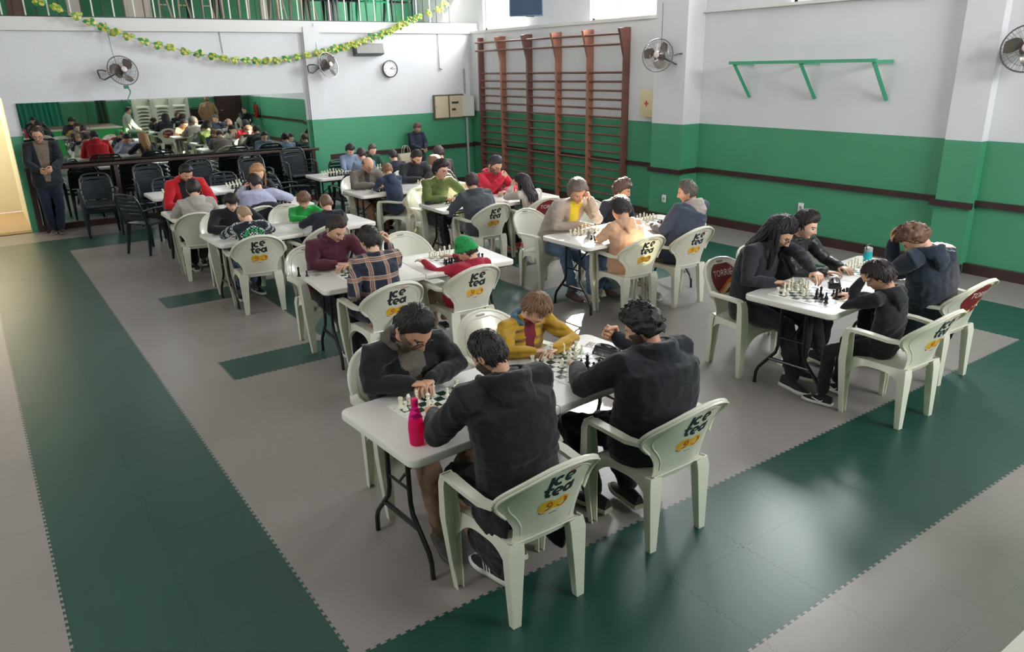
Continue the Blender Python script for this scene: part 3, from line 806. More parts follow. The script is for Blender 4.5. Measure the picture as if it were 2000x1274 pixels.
def piece_mesh(kind, m):
    b = MB(); S = 0.9
    base = [(0.001, 0), (0.0175, 0), (0.0178, 0.004), (0.0150, 0.009), (0.0110, 0.012)]
    prof = {'pawn': base + [(0.0072, 0.022), (0.006, 0.030), (0.0095, 0.032), (0.006, 0.035), (0.0090, 0.040), (0.0090, 0.045), (0.0055, 0.050), (0.0005, 0.0515)],
            'rook': base + [(0.0095, 0.020), (0.0085, 0.038), (0.0115, 0.041), (0.0125, 0.044), (0.0125, 0.055), (0.0085, 0.055), (0.0085, 0.050), (0.0005, 0.050)],
            'bishop': base + [(0.0080, 0.024), (0.0062, 0.042), (0.0110, 0.044), (0.0065, 0.048), (0.0092, 0.056), (0.0070, 0.064), (0.0025, 0.069), (0.0030, 0.072), (0.0005, 0.075)],
            'queen': base + [(0.0090, 0.028), (0.0068, 0.052), (0.0125, 0.055), (0.0075, 0.059), (0.0090, 0.068), (0.0125, 0.078), (0.0085, 0.079), (0.0035, 0.083), (0.0038, 0.087), (0.0005, 0.089)],
            'king': base + [(0.0092, 0.028), (0.0070, 0.056), (0.0130, 0.059), (0.0080, 0.063), (0.0095, 0.072), (0.0122, 0.082), (0.0085, 0.084), (0.0030, 0.086), (0.0005, 0.0865)],
            'knight': base + [(0.0105, 0.018), (0.0110, 0.021), (0.0005, 0.022)]}[kind]
    if kind != 'pawn': prof = [(r * 1.08, z) for r, z in prof]
    b.lathe([(r * 0.92, z) for r, z in prof], seg=12)
    if kind == 'king':
        b.box((0, 0, 0.092), (0.003, 0.003, 0.013)); b.box((0, 0, 0.093), (0.010, 0.003, 0.003))
    if kind == 'knight':
        sil = [(-0.009, 0.018), (0.009, 0.018), (0.006, 0.032), (0.013, 0.038), (0.015, 0.044), (0.004, 0.054), (0.002, 0.060), (-0.002, 0.056), (-0.009, 0.048), (-0.012, 0.034)]
        a = [(x, -0.0065, z) for x, z in sil]; c = [(x * 0.9, -0.003, z) for x, z in sil]; d = [(x * 0.9, 0.003, z) for x, z in sil]; e = [(x, 0.0065, z) for x, z in sil]
        b.loft([[(x * 0.82, -0.0075, z * 0.97 + 0.001) for x, z in sil], a, e, [(x * 0.82, 0.0075, z * 0.97 + 0.001) for x, z in sil]])
    return b.mesh(kind, m)
M_PW = mat('ivory_plastic', (226, 222, 200), 0.3, sss=0.0); M_PB = mat('black_plastic', (18, 18, 20), 0.25)
PCS = {(k, c): piece_mesh(k, M_PW if c == 'w' else M_PB) for k in ('pawn', 'rook', 'bishop', 'queen', 'king', 'knight') for c in 'wb'}
ROW = ['rook', 'knight', 'bishop', 'queen', 'king', 'bishop', 'knight', 'rook']
START = [(ROW[i], 'w', i, 7) for i in range(8)] + [('pawn', 'w', i, 6) for i in range(8)] + [(ROW[i], 'b', i, 0) for i in range(8)] + [('pawn', 'b', i, 1) for i in range(8)]
ORD = ['first', 'second', 'third', 'fourth', 'fifth', 'sixth', 'seventh', 'eighth']
WORD = {'w': 'white', 'b': 'black'}
def chess(cx, cy, deg, where, pieces, letters=False, z=0.7425, knight_turn=0):
    a = math.radians(deg)
    o = place('chessboard', BOARD, None, (cx, cy, z), (0, 0, a)); tag(o, 'green and white roll-up chessboard ' + where, 'chessboard', 'chessboards on the tables')
    if letters: place('coordinate_lettering', BLET, o)
    cnt = {}
    for k, c, f, r in pieces: cnt.setdefault((k, c), []).append((f, r))
    for v in cnt.values(): v.sort()
    for k, c, f, r in pieces:
        x, y = rotz(-0.182 + 0.052 * f + random.uniform(-.004, .004), -0.182 + 0.052 * r + random.uniform(-.004, .004), a)
        p = place('chess_' + k, PCS[(k, c)], None, (cx + x, cy + y, z + 0.0016), (0, 0, a + (PI / 2 if c == 'b' else -PI / 2) + random.uniform(-.3, .3)))
        n = len(cnt[(k, c)]); i = cnt[(k, c)].index((f, r))
        pos = '' if n == 1 else ('left one' if i == 0 else 'right one') if n == 2 else ORD[i] + ' from left'
        lab = '%s chess %s, %s on the board %s' % (WORD[c], k, pos + ',' if pos else 'plastic,', where)
        tag(p, lab, 'chess piece', '%s %s pieces %s' % (WORD[c], k, where))

# ------------------------------------------------------------------ people
def fabric(name, color, rough=0.85, pattern=None, bump=0.35, bscale=18):
    m = bpy.data.materials.new(name); m.use_nodes = True; nt = m.node_tree; b = nt.nodes['Principled BSDF']
    b.inputs['Roughness'].default_value = rough; b.inputs['Sheen Weight'].default_value = 0.15
    b.inputs['Specular IOR Level'].default_value = 0.3
    tc = nt.nodes.new('ShaderNodeTexCoord'); c = rgb(color)
    b.inputs['Base Color'].default_value = c
    n = nt.nodes.new('ShaderNodeTexNoise'); n.inputs['Scale'].default_value = bscale; n.inputs['Detail'].default_value = 5
    nt.links.new(tc.outputs['Object'], n.inputs['Vector'])
    bp = nt.nodes.new('ShaderNodeBump'); bp.inputs['Strength'].default_value = bump; bp.inputs['Distance'].default_value = 0.012
    nt.links.new(n.outputs['Fac'], bp.inputs['Height']); nt.links.new(bp.outputs[0], b.inputs['Normal'])
    def mix(fac, a, bb, t='MIX'):
        x = nt.nodes.new('ShaderNodeMix'); x.data_type = 'RGBA'; x.blend_type = t
        if isinstance(fac, float): x.inputs[0].default_value = fac
        else: nt.links.new(fac, x.inputs[0])
        for s, v in ((6, a), (7, bb)):
            if isinstance(v, tuple): x.inputs[s].default_value = v
            else: nt.links.new(v, x.inputs[s])
        return x.outputs[2]
    def band(axis, scale, lo, hi, phase=0.0):
        sp = nt.nodes.new('ShaderNodeSeparateXYZ'); nt.links.new(tc.outputs['Object'], sp.inputs[0])
        a = nt.nodes.new('ShaderNodeMath'); a.operation = 'MULTIPLY_ADD'; a.inputs[1].default_value = scale; a.inputs[2].default_value = phase + 50; nt.links.new(sp.outputs[axis], a.inputs[0])
        f = nt.nodes.new('ShaderNodeMath'); f.operation = 'FRACT'; nt.links.new(a.outputs[0], f.inputs[0])
        g = nt.nodes.new('ShaderNodeMath'); g.operation = 'GREATER_THAN'; g.inputs[1].default_value = lo; nt.links.new(f.outputs[0], g.inputs[0])
        l = nt.nodes.new('ShaderNodeMath'); l.operation = 'LESS_THAN'; l.inputs[1].default_value = hi; nt.links.new(f.outputs[0], l.inputs[0])
        q = nt.nodes.new('ShaderNodeMath'); q.operation = 'MULTIPLY'; nt.links.new(g.outputs[0], q.inputs[0]); nt.links.new(l.outputs[0], q.inputs[1])
        return q.outputs[0]
    if pattern == 'plaid':
        col = c
        o = col
        for ax in (0, 2):
            for lo, hi, cc, f in ((0.0, 0.30, (112, 104, 106), 0.75), (0.04, 0.075, (222, 178, 142), 1.0), (0.13, 0.165, (206, 140, 112), 1.0), (0.225, 0.26, (222, 178, 142), 1.0)):
                bd = band(ax, 7.2, lo, hi)
                mm = nt.nodes.new('ShaderNodeMath'); mm.operation = 'MULTIPLY'; mm.inputs[1].default_value = f * 0.75; nt.links.new(bd, mm.inputs[0])
                o = mix(mm.outputs[0], o, rgb(cc))
        nt.links.new(o, b.inputs['Base Color'])
    if pattern == 'fairisle':
        o = c
        ck = nt.nodes.new('ShaderNodeTexChecker'); ck.inputs['Scale'].default_value = 60; nt.links.new(tc.outputs['Object'], ck.inputs['Vector']); ck.inputs[1].default_value = c; ck.inputs[2].default_value = rgb((196, 200, 206))
        o = mix(band(1, 13.0, 0.0, 0.5), o, ck.outputs[0])
        ck2 = nt.nodes.new('ShaderNodeTexChecker'); ck2.inputs['Scale'].default_value = 46; nt.links.new(tc.outputs['Object'], ck2.inputs['Vector']); ck2.inputs[1].default_value = c; ck2.inputs[2].default_value = rgb((48, 150, 84))
        o = mix(band(1, 4.2, 0.25, 0.36, 0.2), o, ck2.outputs[0])
        nt.links.new(o, b.inputs['Base Color'])
    if pattern == 'quilt':
        w = nt.nodes.new('ShaderNodeTexWave'); w.bands_direction = 'Z'; w.inputs['Scale'].default_value = 5.2; w.inputs['Distortion'].default_value = 1.2; w.inputs['Detail'].default_value = 1
        nt.links.new(tc.outputs['Object'], w.inputs['Vector'])
        b2 = nt.nodes.new('ShaderNodeBump'); b2.inputs['Strength'].default_value = 0.8; b2.inputs['Distance'].default_value = 0.02
        nt.links.new(w.outputs['Fac'], b2.inputs['Height']); nt.links.new(bp.outputs[0], b2.inputs['Normal']); nt.links.new(b2.outputs[0], b.inputs['Normal'])
    return m
FAB = {}
def fab(color, rough=0.85, pattern=None):
    k = (tuple(color), rough, pattern)
    if k not in FAB: FAB[k] = fabric('fabric_%d_%d_%d' % tuple(color) + (pattern or ''), color, rough, pattern)
    return FAB[k]
def hairmat(color):
    k = ('hair', tuple(color))
    if k not in FAB:
        m = mat('hair_%d_%d_%d' % tuple(color), color, 0.45, bump=0.0, spec=0.35)
        nt = m.node_tree; b = nt.nodes['Principled BSDF']
        tc = nt.nodes.new('ShaderNodeTexCoord'); mp = nt.nodes.new('ShaderNodeMapping'); mp.inputs['Scale'].default_value = (1.0, 1.0, 0.22)
        nt.links.new(tc.outputs['Object'], mp.inputs[0])
        n = nt.nodes.new('ShaderNodeTexNoise'); n.inputs['Scale'].default_value = 210; n.inputs['Detail'].default_value = 3; nt.links.new(mp.outputs[0], n.inputs['Vector'])
        bp = nt.nodes.new('ShaderNodeBump'); bp.inputs['Strength'].default_value = 0.7; bp.inputs['Distance'].default_value = 0.006
        nt.links.new(n.outputs['Fac'], bp.inputs['Height']); nt.links.new(bp.outputs[0], b.inputs['Normal'])
        FAB[k] = m
    return FAB[k]
def skinmat(color):
    return mat('skin_%d_%d_%d' % tuple(color), color, 0.5, sss=0.12, bump=0.05, bscale=90)
M_LIP = mat('lips', (172, 104, 96), 0.45); M_EYE = mat('eye_white', (222, 216, 208), 0.25); M_IRIS = mat('iris', (40, 28, 22), 0.2)

def tubeE(V, F, pts, R1, R2, lat, seg=14):
    """closed tube with elliptical sections: R1 along lat, R2 across; domed ends"""
    pts = [np.array(p, float) for p in pts]; lat = np.array(lat, float)
    n = len(pts); T = [pts[min(i + 1, n - 1)] - pts[max(i - 1, 0)] for i in range(n)]
    T = [t / (np.linalg.norm(t) + 1e-9) for t in T]
    P, A, B, TT = list(pts), list(R1), list(R2), list(T)
    r0, r1 = min(R1[0], R2[0]), min(R1[-1], R2[-1])
    for k, s in ((0.5, 0.87), (0.85, 0.5)):
        P = [pts[0] - T[0] * r0 * k] + P + [pts[-1] + T[-1] * r1 * k]
        A = [R1[0] * s] + A + [R1[-1] * s]; B = [R2[0] * s] + B + [R2[-1] * s]; TT = [T[0]] + TT + [T[-1]]
    base = len(V)
    for p, a, b_, t in zip(P, A, B, TT):
        u = lat - t * np.dot(lat, t)
        if np.linalg.norm(u) < 1e-3: u = np.array([0.3, 0.5, 0.8]) - t * np.dot([0.3, 0.5, 0.8], t)
        u /= np.linalg.norm(u); w = np.cross(t, u)
        for j in range(seg):
            c, s = math.cos(2 * PI * j / seg), math.sin(2 * PI * j / seg)
            V.append(tuple(p + u * a * c + w * b_ * s))
    m = len(P)
    for i in range(m - 1):
        for j in range(seg):
            q = base + i * seg; j2 = (j + 1) % seg
            F.append((q + j, q + j2, q + seg + j2, q + seg + j))
    F.append(tuple(base + j for j in range(seg))[::-1]); F.append(tuple(base + (m - 1) * seg + j for j in range(seg)))

def sstep(a, b, x): 
    t = np.clip((x - a) / (b - a), 0, 1); return t * t * (3 - 2 * t)
def head_dirs(nt_, np_):
    th = np.linspace(0.02, PI - 0.02, nt_)
    th = th - 0.22 * np.sin(2 * (th - PI / 2) ) * -1 * 0.5
    ph = np.linspace(0, 2 * PI, np_, endpoint=False); ph = ph - 0.32 * np.sin(ph - 0) * 1.0
    T, P_ = np.meshgrid(th, ph, indexing='ij')
    # phi = 0 is the front (+Y)
    D = np.stack([np.sin(T) * np.sin(P_), np.sin(T) * np.cos(P_), np.cos(T)], -1)
    F = []
    for i in range(nt_ - 1):
        for j in range(np_): F.append((i * np_ + j, (i + 1) * np_ + j, (i + 1) * np_ + (j + 1) % np_, i * np_ + (j + 1) % np_))
    return D.reshape(-1, 3), np.array(F, dtype=np.int32)
def head_surface(D, child=0.0, fem=0.0, jaw=1.0):
    x, y, z = D[:, 0] * 0.077, D[:, 1] * 0.097, D[:, 2] * 0.119
    zz = z.copy()
    low = sstep(0.0, 0.119, -zz)
    x = x * (1 - (0.30 + 0.08 * fem) * low ** 1.3 * jaw) * (1 + 0.05 * sstep(0.0, 0.08, zz))
    back = (y < 0)
    y = np.where(back, y * (1 - 0.50 * sstep(0.03, 0.10, -zz)), y)
    y = np.where(back, y * (1 + 0.06 * np.exp(-((zz - 0.02) / 0.05) ** 2)), y)
    fr = y > 0
    y = np.where(fr, y * (1 - 0.05 * sstep(0.03, 0.11, zz)), y)
    y = np.where(fr, y + 0.012 * sstep(0.04, 0.11, -zz) * np.exp(-(x / 0.03) ** 2), y)
    G = lambda cx, cz, sx, sz: np.exp(-((x - cx) / sx) ** 2 - ((zz - cz) / sz) ** 2) * fr * sstep(0.02, 0.05, y)
    nose = 1 - 0.35 * child
    dy = 0
    dy = dy + 0.010 * nose * G(0, 0.000, 0.010, 0.018) + 0.017 * nose * G(0, -0.018, 0.011, 0.014) + 0.021 * nose * G(0, -0.031, 0.0125, 0.009)
    dy = dy + 0.007 * nose * (G(0.013, -0.035, 0.008, 0.007) + G(-0.013, -0.035, 0.008, 0.007))
    for s in (-1, 1):
        dy = dy - 0.012 * G(s * 0.031, 0.004, 0.017, 0.012) + 0.0065 * G(s * 0.031, 0.002, 0.012, 0.0085)
        dy = dy + 0.004 * G(s * 0.03, 0.024, 0.022, 0.007) * (1 - 0.6 * fem) * (1 - child)
        dy = dy + (0.004 + 0.003 * child) * G(s * 0.04, -0.026, 0.02, 0.018)
    dy = dy + 0.0065 * G(0, -0.053, 0.021, 0.0045) + 0.0065 * G(0, -0.064, 0.017, 0.005) - 0.0045 * G(0, -0.0585, 0.024, 0.0022) - 0.004 * G(0, -0.074, 0.02, 0.006)
    dy = dy + 0.008 * G(0, -0.094, 0.020, 0.014) * (1 - 0.5 * fem)
    y = y + dy
    return np.stack([x, y, zz], -1)
def ear_geo(s, n=9):
    V = []; F = []
    for i in range(n + 1):
        for j in range(12):
            t = PI * i / n; p = 2 * PI * j / 12
            ex = 0.013 * math.cos(t); ey = 0.017 * math.sin(t) * math.cos(p); ez = 0.030 * math.sin(t) * math.sin(p)
            r = math.hypot(ey / 0.017, ez / 0.030)
            if ex > 0: ex -= 0.010 * math.exp(-(r / 0.55) ** 2)
            V.append((s * (0.077 + ex), -0.012 + ey - 0.35 * ex + 0.18 * ez, -0.006 + ez))
    for i in range(n):
        for j in range(12):
            q = (i * 12 + j, (i + 1) * 12 + j, (i + 1) * 12 + (j + 1) % 12, i * 12 + (j + 1) % 12)
            F.append(q if s > 0 else q[::-1])
    return np.array(V), np.array(F, dtype=np.int32)
HC = {}
def head_geo(q, child, fem, beard, browd=1):
    k = (q, child, fem, beard)
    if k in HC: return HC[k]
    D, F = head_dirs(*((76, 92) if q == 2 else (52, 64) if q == 1 else (30, 40)))
    V = head_surface(D, child, fem)
    if beard in ('full', 'short'):
        x, y, z = V.T
        w = sstep(-0.035, -0.05, z) * (y > 0.0) * 1.0 * np.where((np.abs(x) < 0.022) & (z > -0.070) & (z < -0.050), 0, 1)
        w = np.maximum(w, sstep(0.040, 0.052, np.abs(x)) * (z < -0.01) * (z > -0.11) * (y > 0.0) * 1.0)
        V = V + D * (0.005 if beard == 'full' else 0.002) * w[:, None]
    C = V[F].mean(1); x, y, z = C.T
    mi = np.zeros(len(F), dtype=np.int32)
    fr = y > 0.03
    mi[fr & (np.abs(x) < 0.021 * (1 - ((z + 0.0585) / 0.012) ** 2).clip(0, 1) ** 0.5) & (np.abs(z + 0.0585) < 0.010)] = 1
    for s in (-1, 1):
        ex = (x - s * 0.031) / 0.0145; ez = (z - 0.000) / 0.0062
        e = fr & (ex ** 2 + ez ** 2 < 1)
        mi[e] = 3
        mi[fr & (((x - s * 0.031) / 0.0062) ** 2 + ((z + 0.000) / 0.0062) ** 2 < 1)] = 4
        mi[fr & (np.abs(ex) < 1.1) & (np.abs(z - 0.0062 + 0.003 * ex ** 2) < 0.0022)] = 2
        br = (0.024 - 0.004 * ((x - s * 0.033) / 0.02) ** 2)
        mi[fr & (np.abs(x - s * 0.032) < 0.019) & (np.abs(z - br) < (0.0042 if not fem else 0.0026))] = 2
    if beard in ('full', 'short'):
        b = ((z < -0.068 + 0 * x) | (np.abs(x) > 0.024) & (z < -0.045) | (np.abs(x) > 0.048) & (z < -0.012)) & (y > -0.005) & (z > -0.112) & (mi == 0)
        b |= fr & (np.abs(x) < 0.026) & (z < -0.043) & (z > -0.052) & (mi == 0)
        mi[b] = 5
    if beard == 'mustache': mi[fr & (np.abs(x) < 0.024) & (z < -0.042) & (z > -0.050) & (mi == 0)] = 5
    HC[k] = (V, F, mi); return HC[k]

def hair_geo(style, q, child, fem, seed=0, down=(0, 0, -1), down2=(0, 0, -1)):
    D, F = head_dirs(*((60, 84) if q == 2 else (40, 56) if q == 1 else (24, 34)))
    S = head_surface(D, child, fem)
    x, y, z = S.T
    rng = random.Random(seed)
    zf = {'short': 0.066, 'fade': 0.068, 'fringe': 0.036, 'medium': 0.056, 'curly': 0.050, 'long': 0.058, 'tied': 0.06, 'balding': 0.10, 'fringe_bald': 0.2, 'buzz': 0.058, 'cap': 0.045}[style]
    yy = y / 0.097
    line = np.interp(yy, [-1.2, -0.3, -0.10, 0.06, 0.32, 0.62, 1.2], [-0.070, -0.064, -0.012, -0.026 if style != 'cap' else 0.0, 0.026, zf, zf])
    if style in ('long',): line = np.interp(yy, [-1.2, 0.0, 0.12, 0.35, 0.65, 1.2], [-0.10, -0.09, -0.05, 0.02, zf, zf])
    if style == 'fringe_bald': line = np.where(z > 0.045, 9, line); line = np.where((yy > 0.1), 9, line)
    if style == 'balding': line = np.where((yy > 0.15) & (np.abs(x) < 0.05), 0.085, line)
    T = {'short': 0.016, 'fade': 0.018, 'fringe': 0.022, 'medium': 0.026, 'curly': 0.034, 'long': 0.020, 'tied': 0.014, 'balding': 0.010, 'fringe_bald': 0.005, 'buzz': 0.004, 'cap': 0.010}[style]
    m = z - line
    th = T * sstep(-0.002, 0.022, m)
    side = np.interp(z, [-0.07, 0.0, 0.05, 0.11], {'fade': [0.10, 0.18, 0.6, 1.15], 'short': [0.35, 0.5, 0.85, 1.1]}.get(style, [0.55, 0.85, 1, 1.1]))
    th = th * side
    if style in ('fringe', 'medium', 'fade', 'short'):
        th = th + 0.010 * sstep(0.02, 0.05, m) * np.exp(-((yy - 0.75) / 0.35) ** 2) * (style != 'short')
    amp = {'curly': 0.016, 'medium': 0.009, 'fringe': 0.007, 'fade': 0.004, 'short': 0.0035, 'long': 0.004}.get(style, 0.001)
    fr_ = {'curly': 48, 'medium': 30, 'fringe': 30}.get(style, 34)
    N = np.empty(len(S))
    for i, p in enumerate(S):
        zz_ = p[2] * (1.0 if style == 'curly' else 0.35)
        N[i] = noise.noise(Vector((p[0] * fr_ + seed * 3.1, p[1] * fr_ * (1 if style == 'curly' else 0.5), zz_ * fr_)))
    th = th + amp * N * sstep(0.0, 0.02, m)
    inside = m < 0
    off = np.where(inside, -0.010, th)
    V = S + D * off[:, None]
    Vl = [V]; Fl = [F]; n = len(V)
    keep = ~(inside[F].all(1)); Fl = [F[keep]]
    def add(vs, fs):
        nonlocal n
        Vl.append(np.array(vs)); Fl.append(np.array(fs, dtype=np.int32) + n); n += len(vs)
    if style == 'long':
        K = 46 if q else 26
        for k in range(K):
            a = math.radians(100 + (260 - 100) * 0 + 0) 
            ph = math.radians(78 + 204 * (k + 0.5) / K) + rng.uniform(-.05, .05)
            L = rng.uniform(0.30, 0.42); w = rng.uniform(0.010, 0.016)
            vs = []; fs = []; R = 9
            sx, sy = math.sin(ph), math.cos(ph)
            for i in range(R):
                t = i / (R - 1)
                if i == 0: pc = np.array([0.080 * sx, 0.098 * sy - 0.01, 0.035])
                else:
                    dn = np.array(down2 if (sy < -0.1 and t < 0.8) else down); pc = pc + dn / np.linalg.norm(dn) * (L / (R - 1))
                e_ = pc / np.array([0.094, 0.112, 0.125]); le = np.linalg.norm(e_)
                if le < 1: pc = pc / le
                if t > 0.55: pc = pc + np.array([0, -0.006, 0])
                wob = 0.007 * math.sin(7 * t + k * 1.7)
                cx_, cy_, zz_ = pc[0] + wob * sx, pc[1] + wob * sy, pc[2]
                ww = w * (1 - 0.75 * t ** 3)
                for j in range(6):
                    c, s_ = math.cos(2 * PI * j / 6), math.sin(2 * PI * j / 6)
                    vs.append((cx_ + sy * ww * c * 1.3 + sx * ww * 0.5 * s_, cy_ - sx * ww * c * 1.3 + sy * ww * 0.5 * s_, zz_))
            for i in range(R - 1):
                for j in range(6): fs.append((i * 6 + j, i * 6 + (j + 1) % 6, (i + 1) * 6 + (j + 1) % 6, (i + 1) * 6 + j))
            add(vs, fs)
    if style != 'fringe_bald' and style != 'buzz' and q:
        cnt_ = {'curly': 0, 'balding': 160}.get(style, 520 if q == 2 else 240); tries = 0
        idx = [i for i in range(len(S)) if m[i] > 0.004]
        crown = np.array([0.012, -0.035, 0.115])
        while cnt_ > 0 and idx:
            cnt_ -= 1; i = rng.choice(idx)
            d = D[i]; base_ = V[i] - d * 0.004
            dr = S[i] - crown; dr = dr / (np.linalg.norm(dr) + 1e-6) + np.array([0.25, 0.35 if S[i][1] > 0.0 else -0.1, -0.25])
            dr = dr + np.array([rng.uniform(-.35, .35), rng.uniform(-.3, .3), rng.uniform(-.3, .3)]); dr -= d * np.dot(dr, d); dr /= (np.linalg.norm(dr) + 1e-6)
            if S[i][1] > 0.02 and style in ('short', 'fade', 'medium', 'balding', 'tied', 'long'):
                if m[i] < 0.010: continue
                dr = crown - S[i] + np.array([rng.uniform(-.03, .05), 0, 0.03]); dr -= d * np.dot(dr, d); dr /= (np.linalg.norm(dr) + 1e-6)
            sdv = np.cross(d, dr); L_ = rng.uniform(0.016, 0.030) * (1.5 if style in ('fringe', 'medium', 'long') else 0.9); w_ = rng.uniform(0.0025, 0.0055)
            lift = rng.uniform(0.10, 0.32); vs = []
            for t_, ww in ((0, 1.0), (0.55, 0.8), (1.0, 0.08)):
                c_ = base_ + dr * L_ * t_ + d * (0.005 + L_ * lift * t_ * (1 - 0.6 * t_))
                vs += [tuple(c_ - sdv * w_ * ww), tuple(c_ + d * 0.0025 * ww), tuple(c_ + sdv * w_ * ww)]
            add(vs, [(0, 1, 4, 3), (1, 2, 5, 4), (3, 4, 7, 6), (4, 5, 8, 7)])
    if style == 'curly' and q:
        for k in range(150 if q == 2 else 70):
            i = rng.randrange(len(S))
            if m[i] < 0.012: continue
            c = V[i] + D[i] * 0.002; r = rng.uniform(0.007, 0.012); vs = []; fs = []
            ax = Vector((rng.uniform(-1, 1), rng.uniform(-1, 1), rng.uniform(-1, 1))).normalized(); u = ax.orthogonal().normalized(); w_ = ax.cross(u)
            for a in range(7):
                ta = 2 * PI * a / 7
                for b_ in range(4):
                    tb = 2 * PI * b_ / 4; rr = r + 0.0035 * math.cos(tb)
                    p = Vector(c) + u * (rr * math.cos(ta)) + w_ * (rr * math.sin(ta)) + ax * (0.0035 * math.sin(tb))
                    vs.append(tuple(p))
            for a in range(7):
                for b_ in range(4): fs.append((a * 4 + b_, ((a + 1) % 7) * 4 + b_, ((a + 1) % 7) * 4 + (b_ + 1) % 4, a * 4 + (b_ + 1) % 4))
            add(vs, fs)
    return np.concatenate(Vl), np.concatenate(Fl)

HAND = {}
def hand_geo(pose, q):
    k = (pose, q)
    if k in HAND: return HAND[k]
    flex = {'rest': (0.22, 0.35, 0.25), 'curl': (0.65, 0.85, 0.5), 'fist': (1.25, 1.45, 0.9), 'pinch': (0.85, 0.65, 0.4)}[pose]
    V, F = [], []
    tubeE(V, F, [(0, -0.05, 0), (0, 0.0, 0), (0, 0.012, 0)], [0.024, 0.026, 0.030], [0.020, 0.017, 0.016], (1, 0, 0), 12)
    tubeE(V, F, [(0.002, 0.008, 0), (0.001, 0.04, 0.001), (0, 0.078, 0.001)], [0.032, 0.040, 0.040], [0.015, 0.015, 0.0125], (1, 0, 0), 14)
    for bx_, by, L, sp in ((-0.0305, 0.080, 0.073, 0.10), (-0.0105, 0.084, 0.081, 0.02), (0.0100, 0.081, 0.076, -0.04), (0.0290, 0.073, 0.059, -0.13)):
        p = np.array([bx_, by, 0.001]); a = 0.0; pts = [p - np.array([0, 0.02, 0])  , p]; rad = [0.0088, 0.0092]
        sc = 1.0 if pose != 'pinch' or bx_ < -0.005 else 1.15
        for seg_, fl in zip((0.45, 0.30, 0.25), flex):
            a += fl * sc
            p = p + L * seg_ * np.array([-math.sin(sp) * math.cos(a), math.cos(sp) * math.cos(a), -math.sin(a)])
            pts.append(p); rad.append(rad[-1] * 0.92)
        tubeE(V, F, pts, rad, rad, (1, 0, 0), 8)
    tc = {'rest': 0.25, 'curl': 0.5, 'fist': 0.9, 'pinch': 0.7}[pose]
    t0 = np.array([-0.022, 0.012, -0.004]); t1 = t0 + np.array([-0.026, 0.026, -0.010]); t2 = t1 + 0.034 * np.array([-0.45 + 0.9 * tc, 0.85, -0.3 - 0.5 * tc]); t3 = t2 + 0.027 * np.array([-0.2 + 1.1 * tc, 0.8, -0.2 - 0.5 * tc])
    tubeE(V, F, [t0, t1, t2, t3], [0.014, 0.0125, 0.0108, 0.009], [0.013, 0.0115, 0.0100, 0.0085], (1, 0, 0), 8)
    A, Fq = remesh(V, F, 0.0036 if q == 2 else 0.0048 if q == 1 else 0.0075, 2)
    HAND[k] = (A, Fq); return HAND[k]

def ik(a, b_, l1, l2, pole):
    a, b_, pole = np.array(a), np.array(b_), np.array(pole)
    d = b_ - a; L = np.linalg.norm(d); mx_ = (l1 + l2) * 0.995
    if L > mx_: b_ = a + d / L * mx_; d = b_ - a; L = mx_
    n = d / L; x = (l1 * l1 - l2 * l2 + L * L) / (2 * L); h = math.sqrt(max(0, l1 * l1 - x * x))
    p = pole - n * np.dot(pole, n); p /= (np.linalg.norm(p) + 1e-9)
    return a + n * x + p * h, b_

def wrinkle(V, F, amp, seed, scale=1.0):
    N = np.zeros_like(V)
    e1 = V[F[:, 1]] - V[F[:, 0]]; e2 = V[F[:, 3]] - V[F[:, 0]]; fn = np.cross(e1, e2)
    for k in range(4): 
        for c in range(3): N[:, c] += np.bincount(F[:, k], fn[:, c], len(V))
    N /= (np.linalg.norm(N, axis=1, keepdims=True) + 1e-12)
    D = np.empty(len(V)); o = seed * 1.37
    f1, f2 = 8.0 * scale, 19.0 * scale
    nz = noise.noise
    for i, (x, y, z) in enumerate(V):
        w = 1.6 * nz((x * 3 + o, y * 3, z * 3))
        a = nz((x * f1 + o, y * f1 + w, z * f1 * 1.7 - o + w)); b_ = nz((x * f2, y * f2 + o, z * f2 * 1.5 + w))
        D[i] = (0.55 - abs(a) * 1.9) + 0.45 * (0.4 - abs(b_) * 1.6)
    return V + N * (amp * D)[:, None]

SHOE = {}
def shoe_meshes(col, sole):
    k = (tuple(col), tuple(sole))
    if k in SHOE: return SHOE[k]
    def sec(y):
        w = np.interp(y, [-0.10, -0.06, 0.0, 0.07, 0.13, 0.165], [0.030, 0.036, 0.036, 0.047, 0.042, 0.020])
        h = np.interp(y, [-0.10, -0.05, 0.0, 0.05, 0.10, 0.165], [0.085, 0.095, 0.085, 0.062, 0.046, 0.030])
        return w, h
    b = MB(); rings = []
    for y in np.linspace(-0.10, 0.165, 12):
        w, h = sec(y)
        rings.append([(w * math.cos(a) * (1 if math.sin(a) < 0 else (1 - 0.35 * math.sin(a))), y, 0.022 + max(0, math.sin(a)) * (h - 0.022) + min(0, math.sin(a)) * 0.010) for a in [2 * PI * j / 14 for j in range(14)]])
    b.loft(rings)
    up = b.mesh('upper', fab(col, 0.7), 60)
    b = MB(); out = []
    for s in (1, -1):
        for y in (np.linspace(-0.105, 0.172, 10) if s > 0 else np.linspace(0.172, -0.105, 10)):
            out.append((s * (sec(min(max(y, -0.1), 0.165))[0] + 0.004), y))
    b.loft([[(x * 0.95, y, 0.0) for x, y in out], [(x, y, 0.006) for x, y in out], [(x, y, 0.022) for x, y in out], [(x * 0.9, y, 0.026) for x, y in out]])
    so = b.mesh('sole', mat('sole_%d_%d_%d' % tuple(sole), sole, 0.6), 60)
    SHOE[k] = (up, so); return SHOE[k]

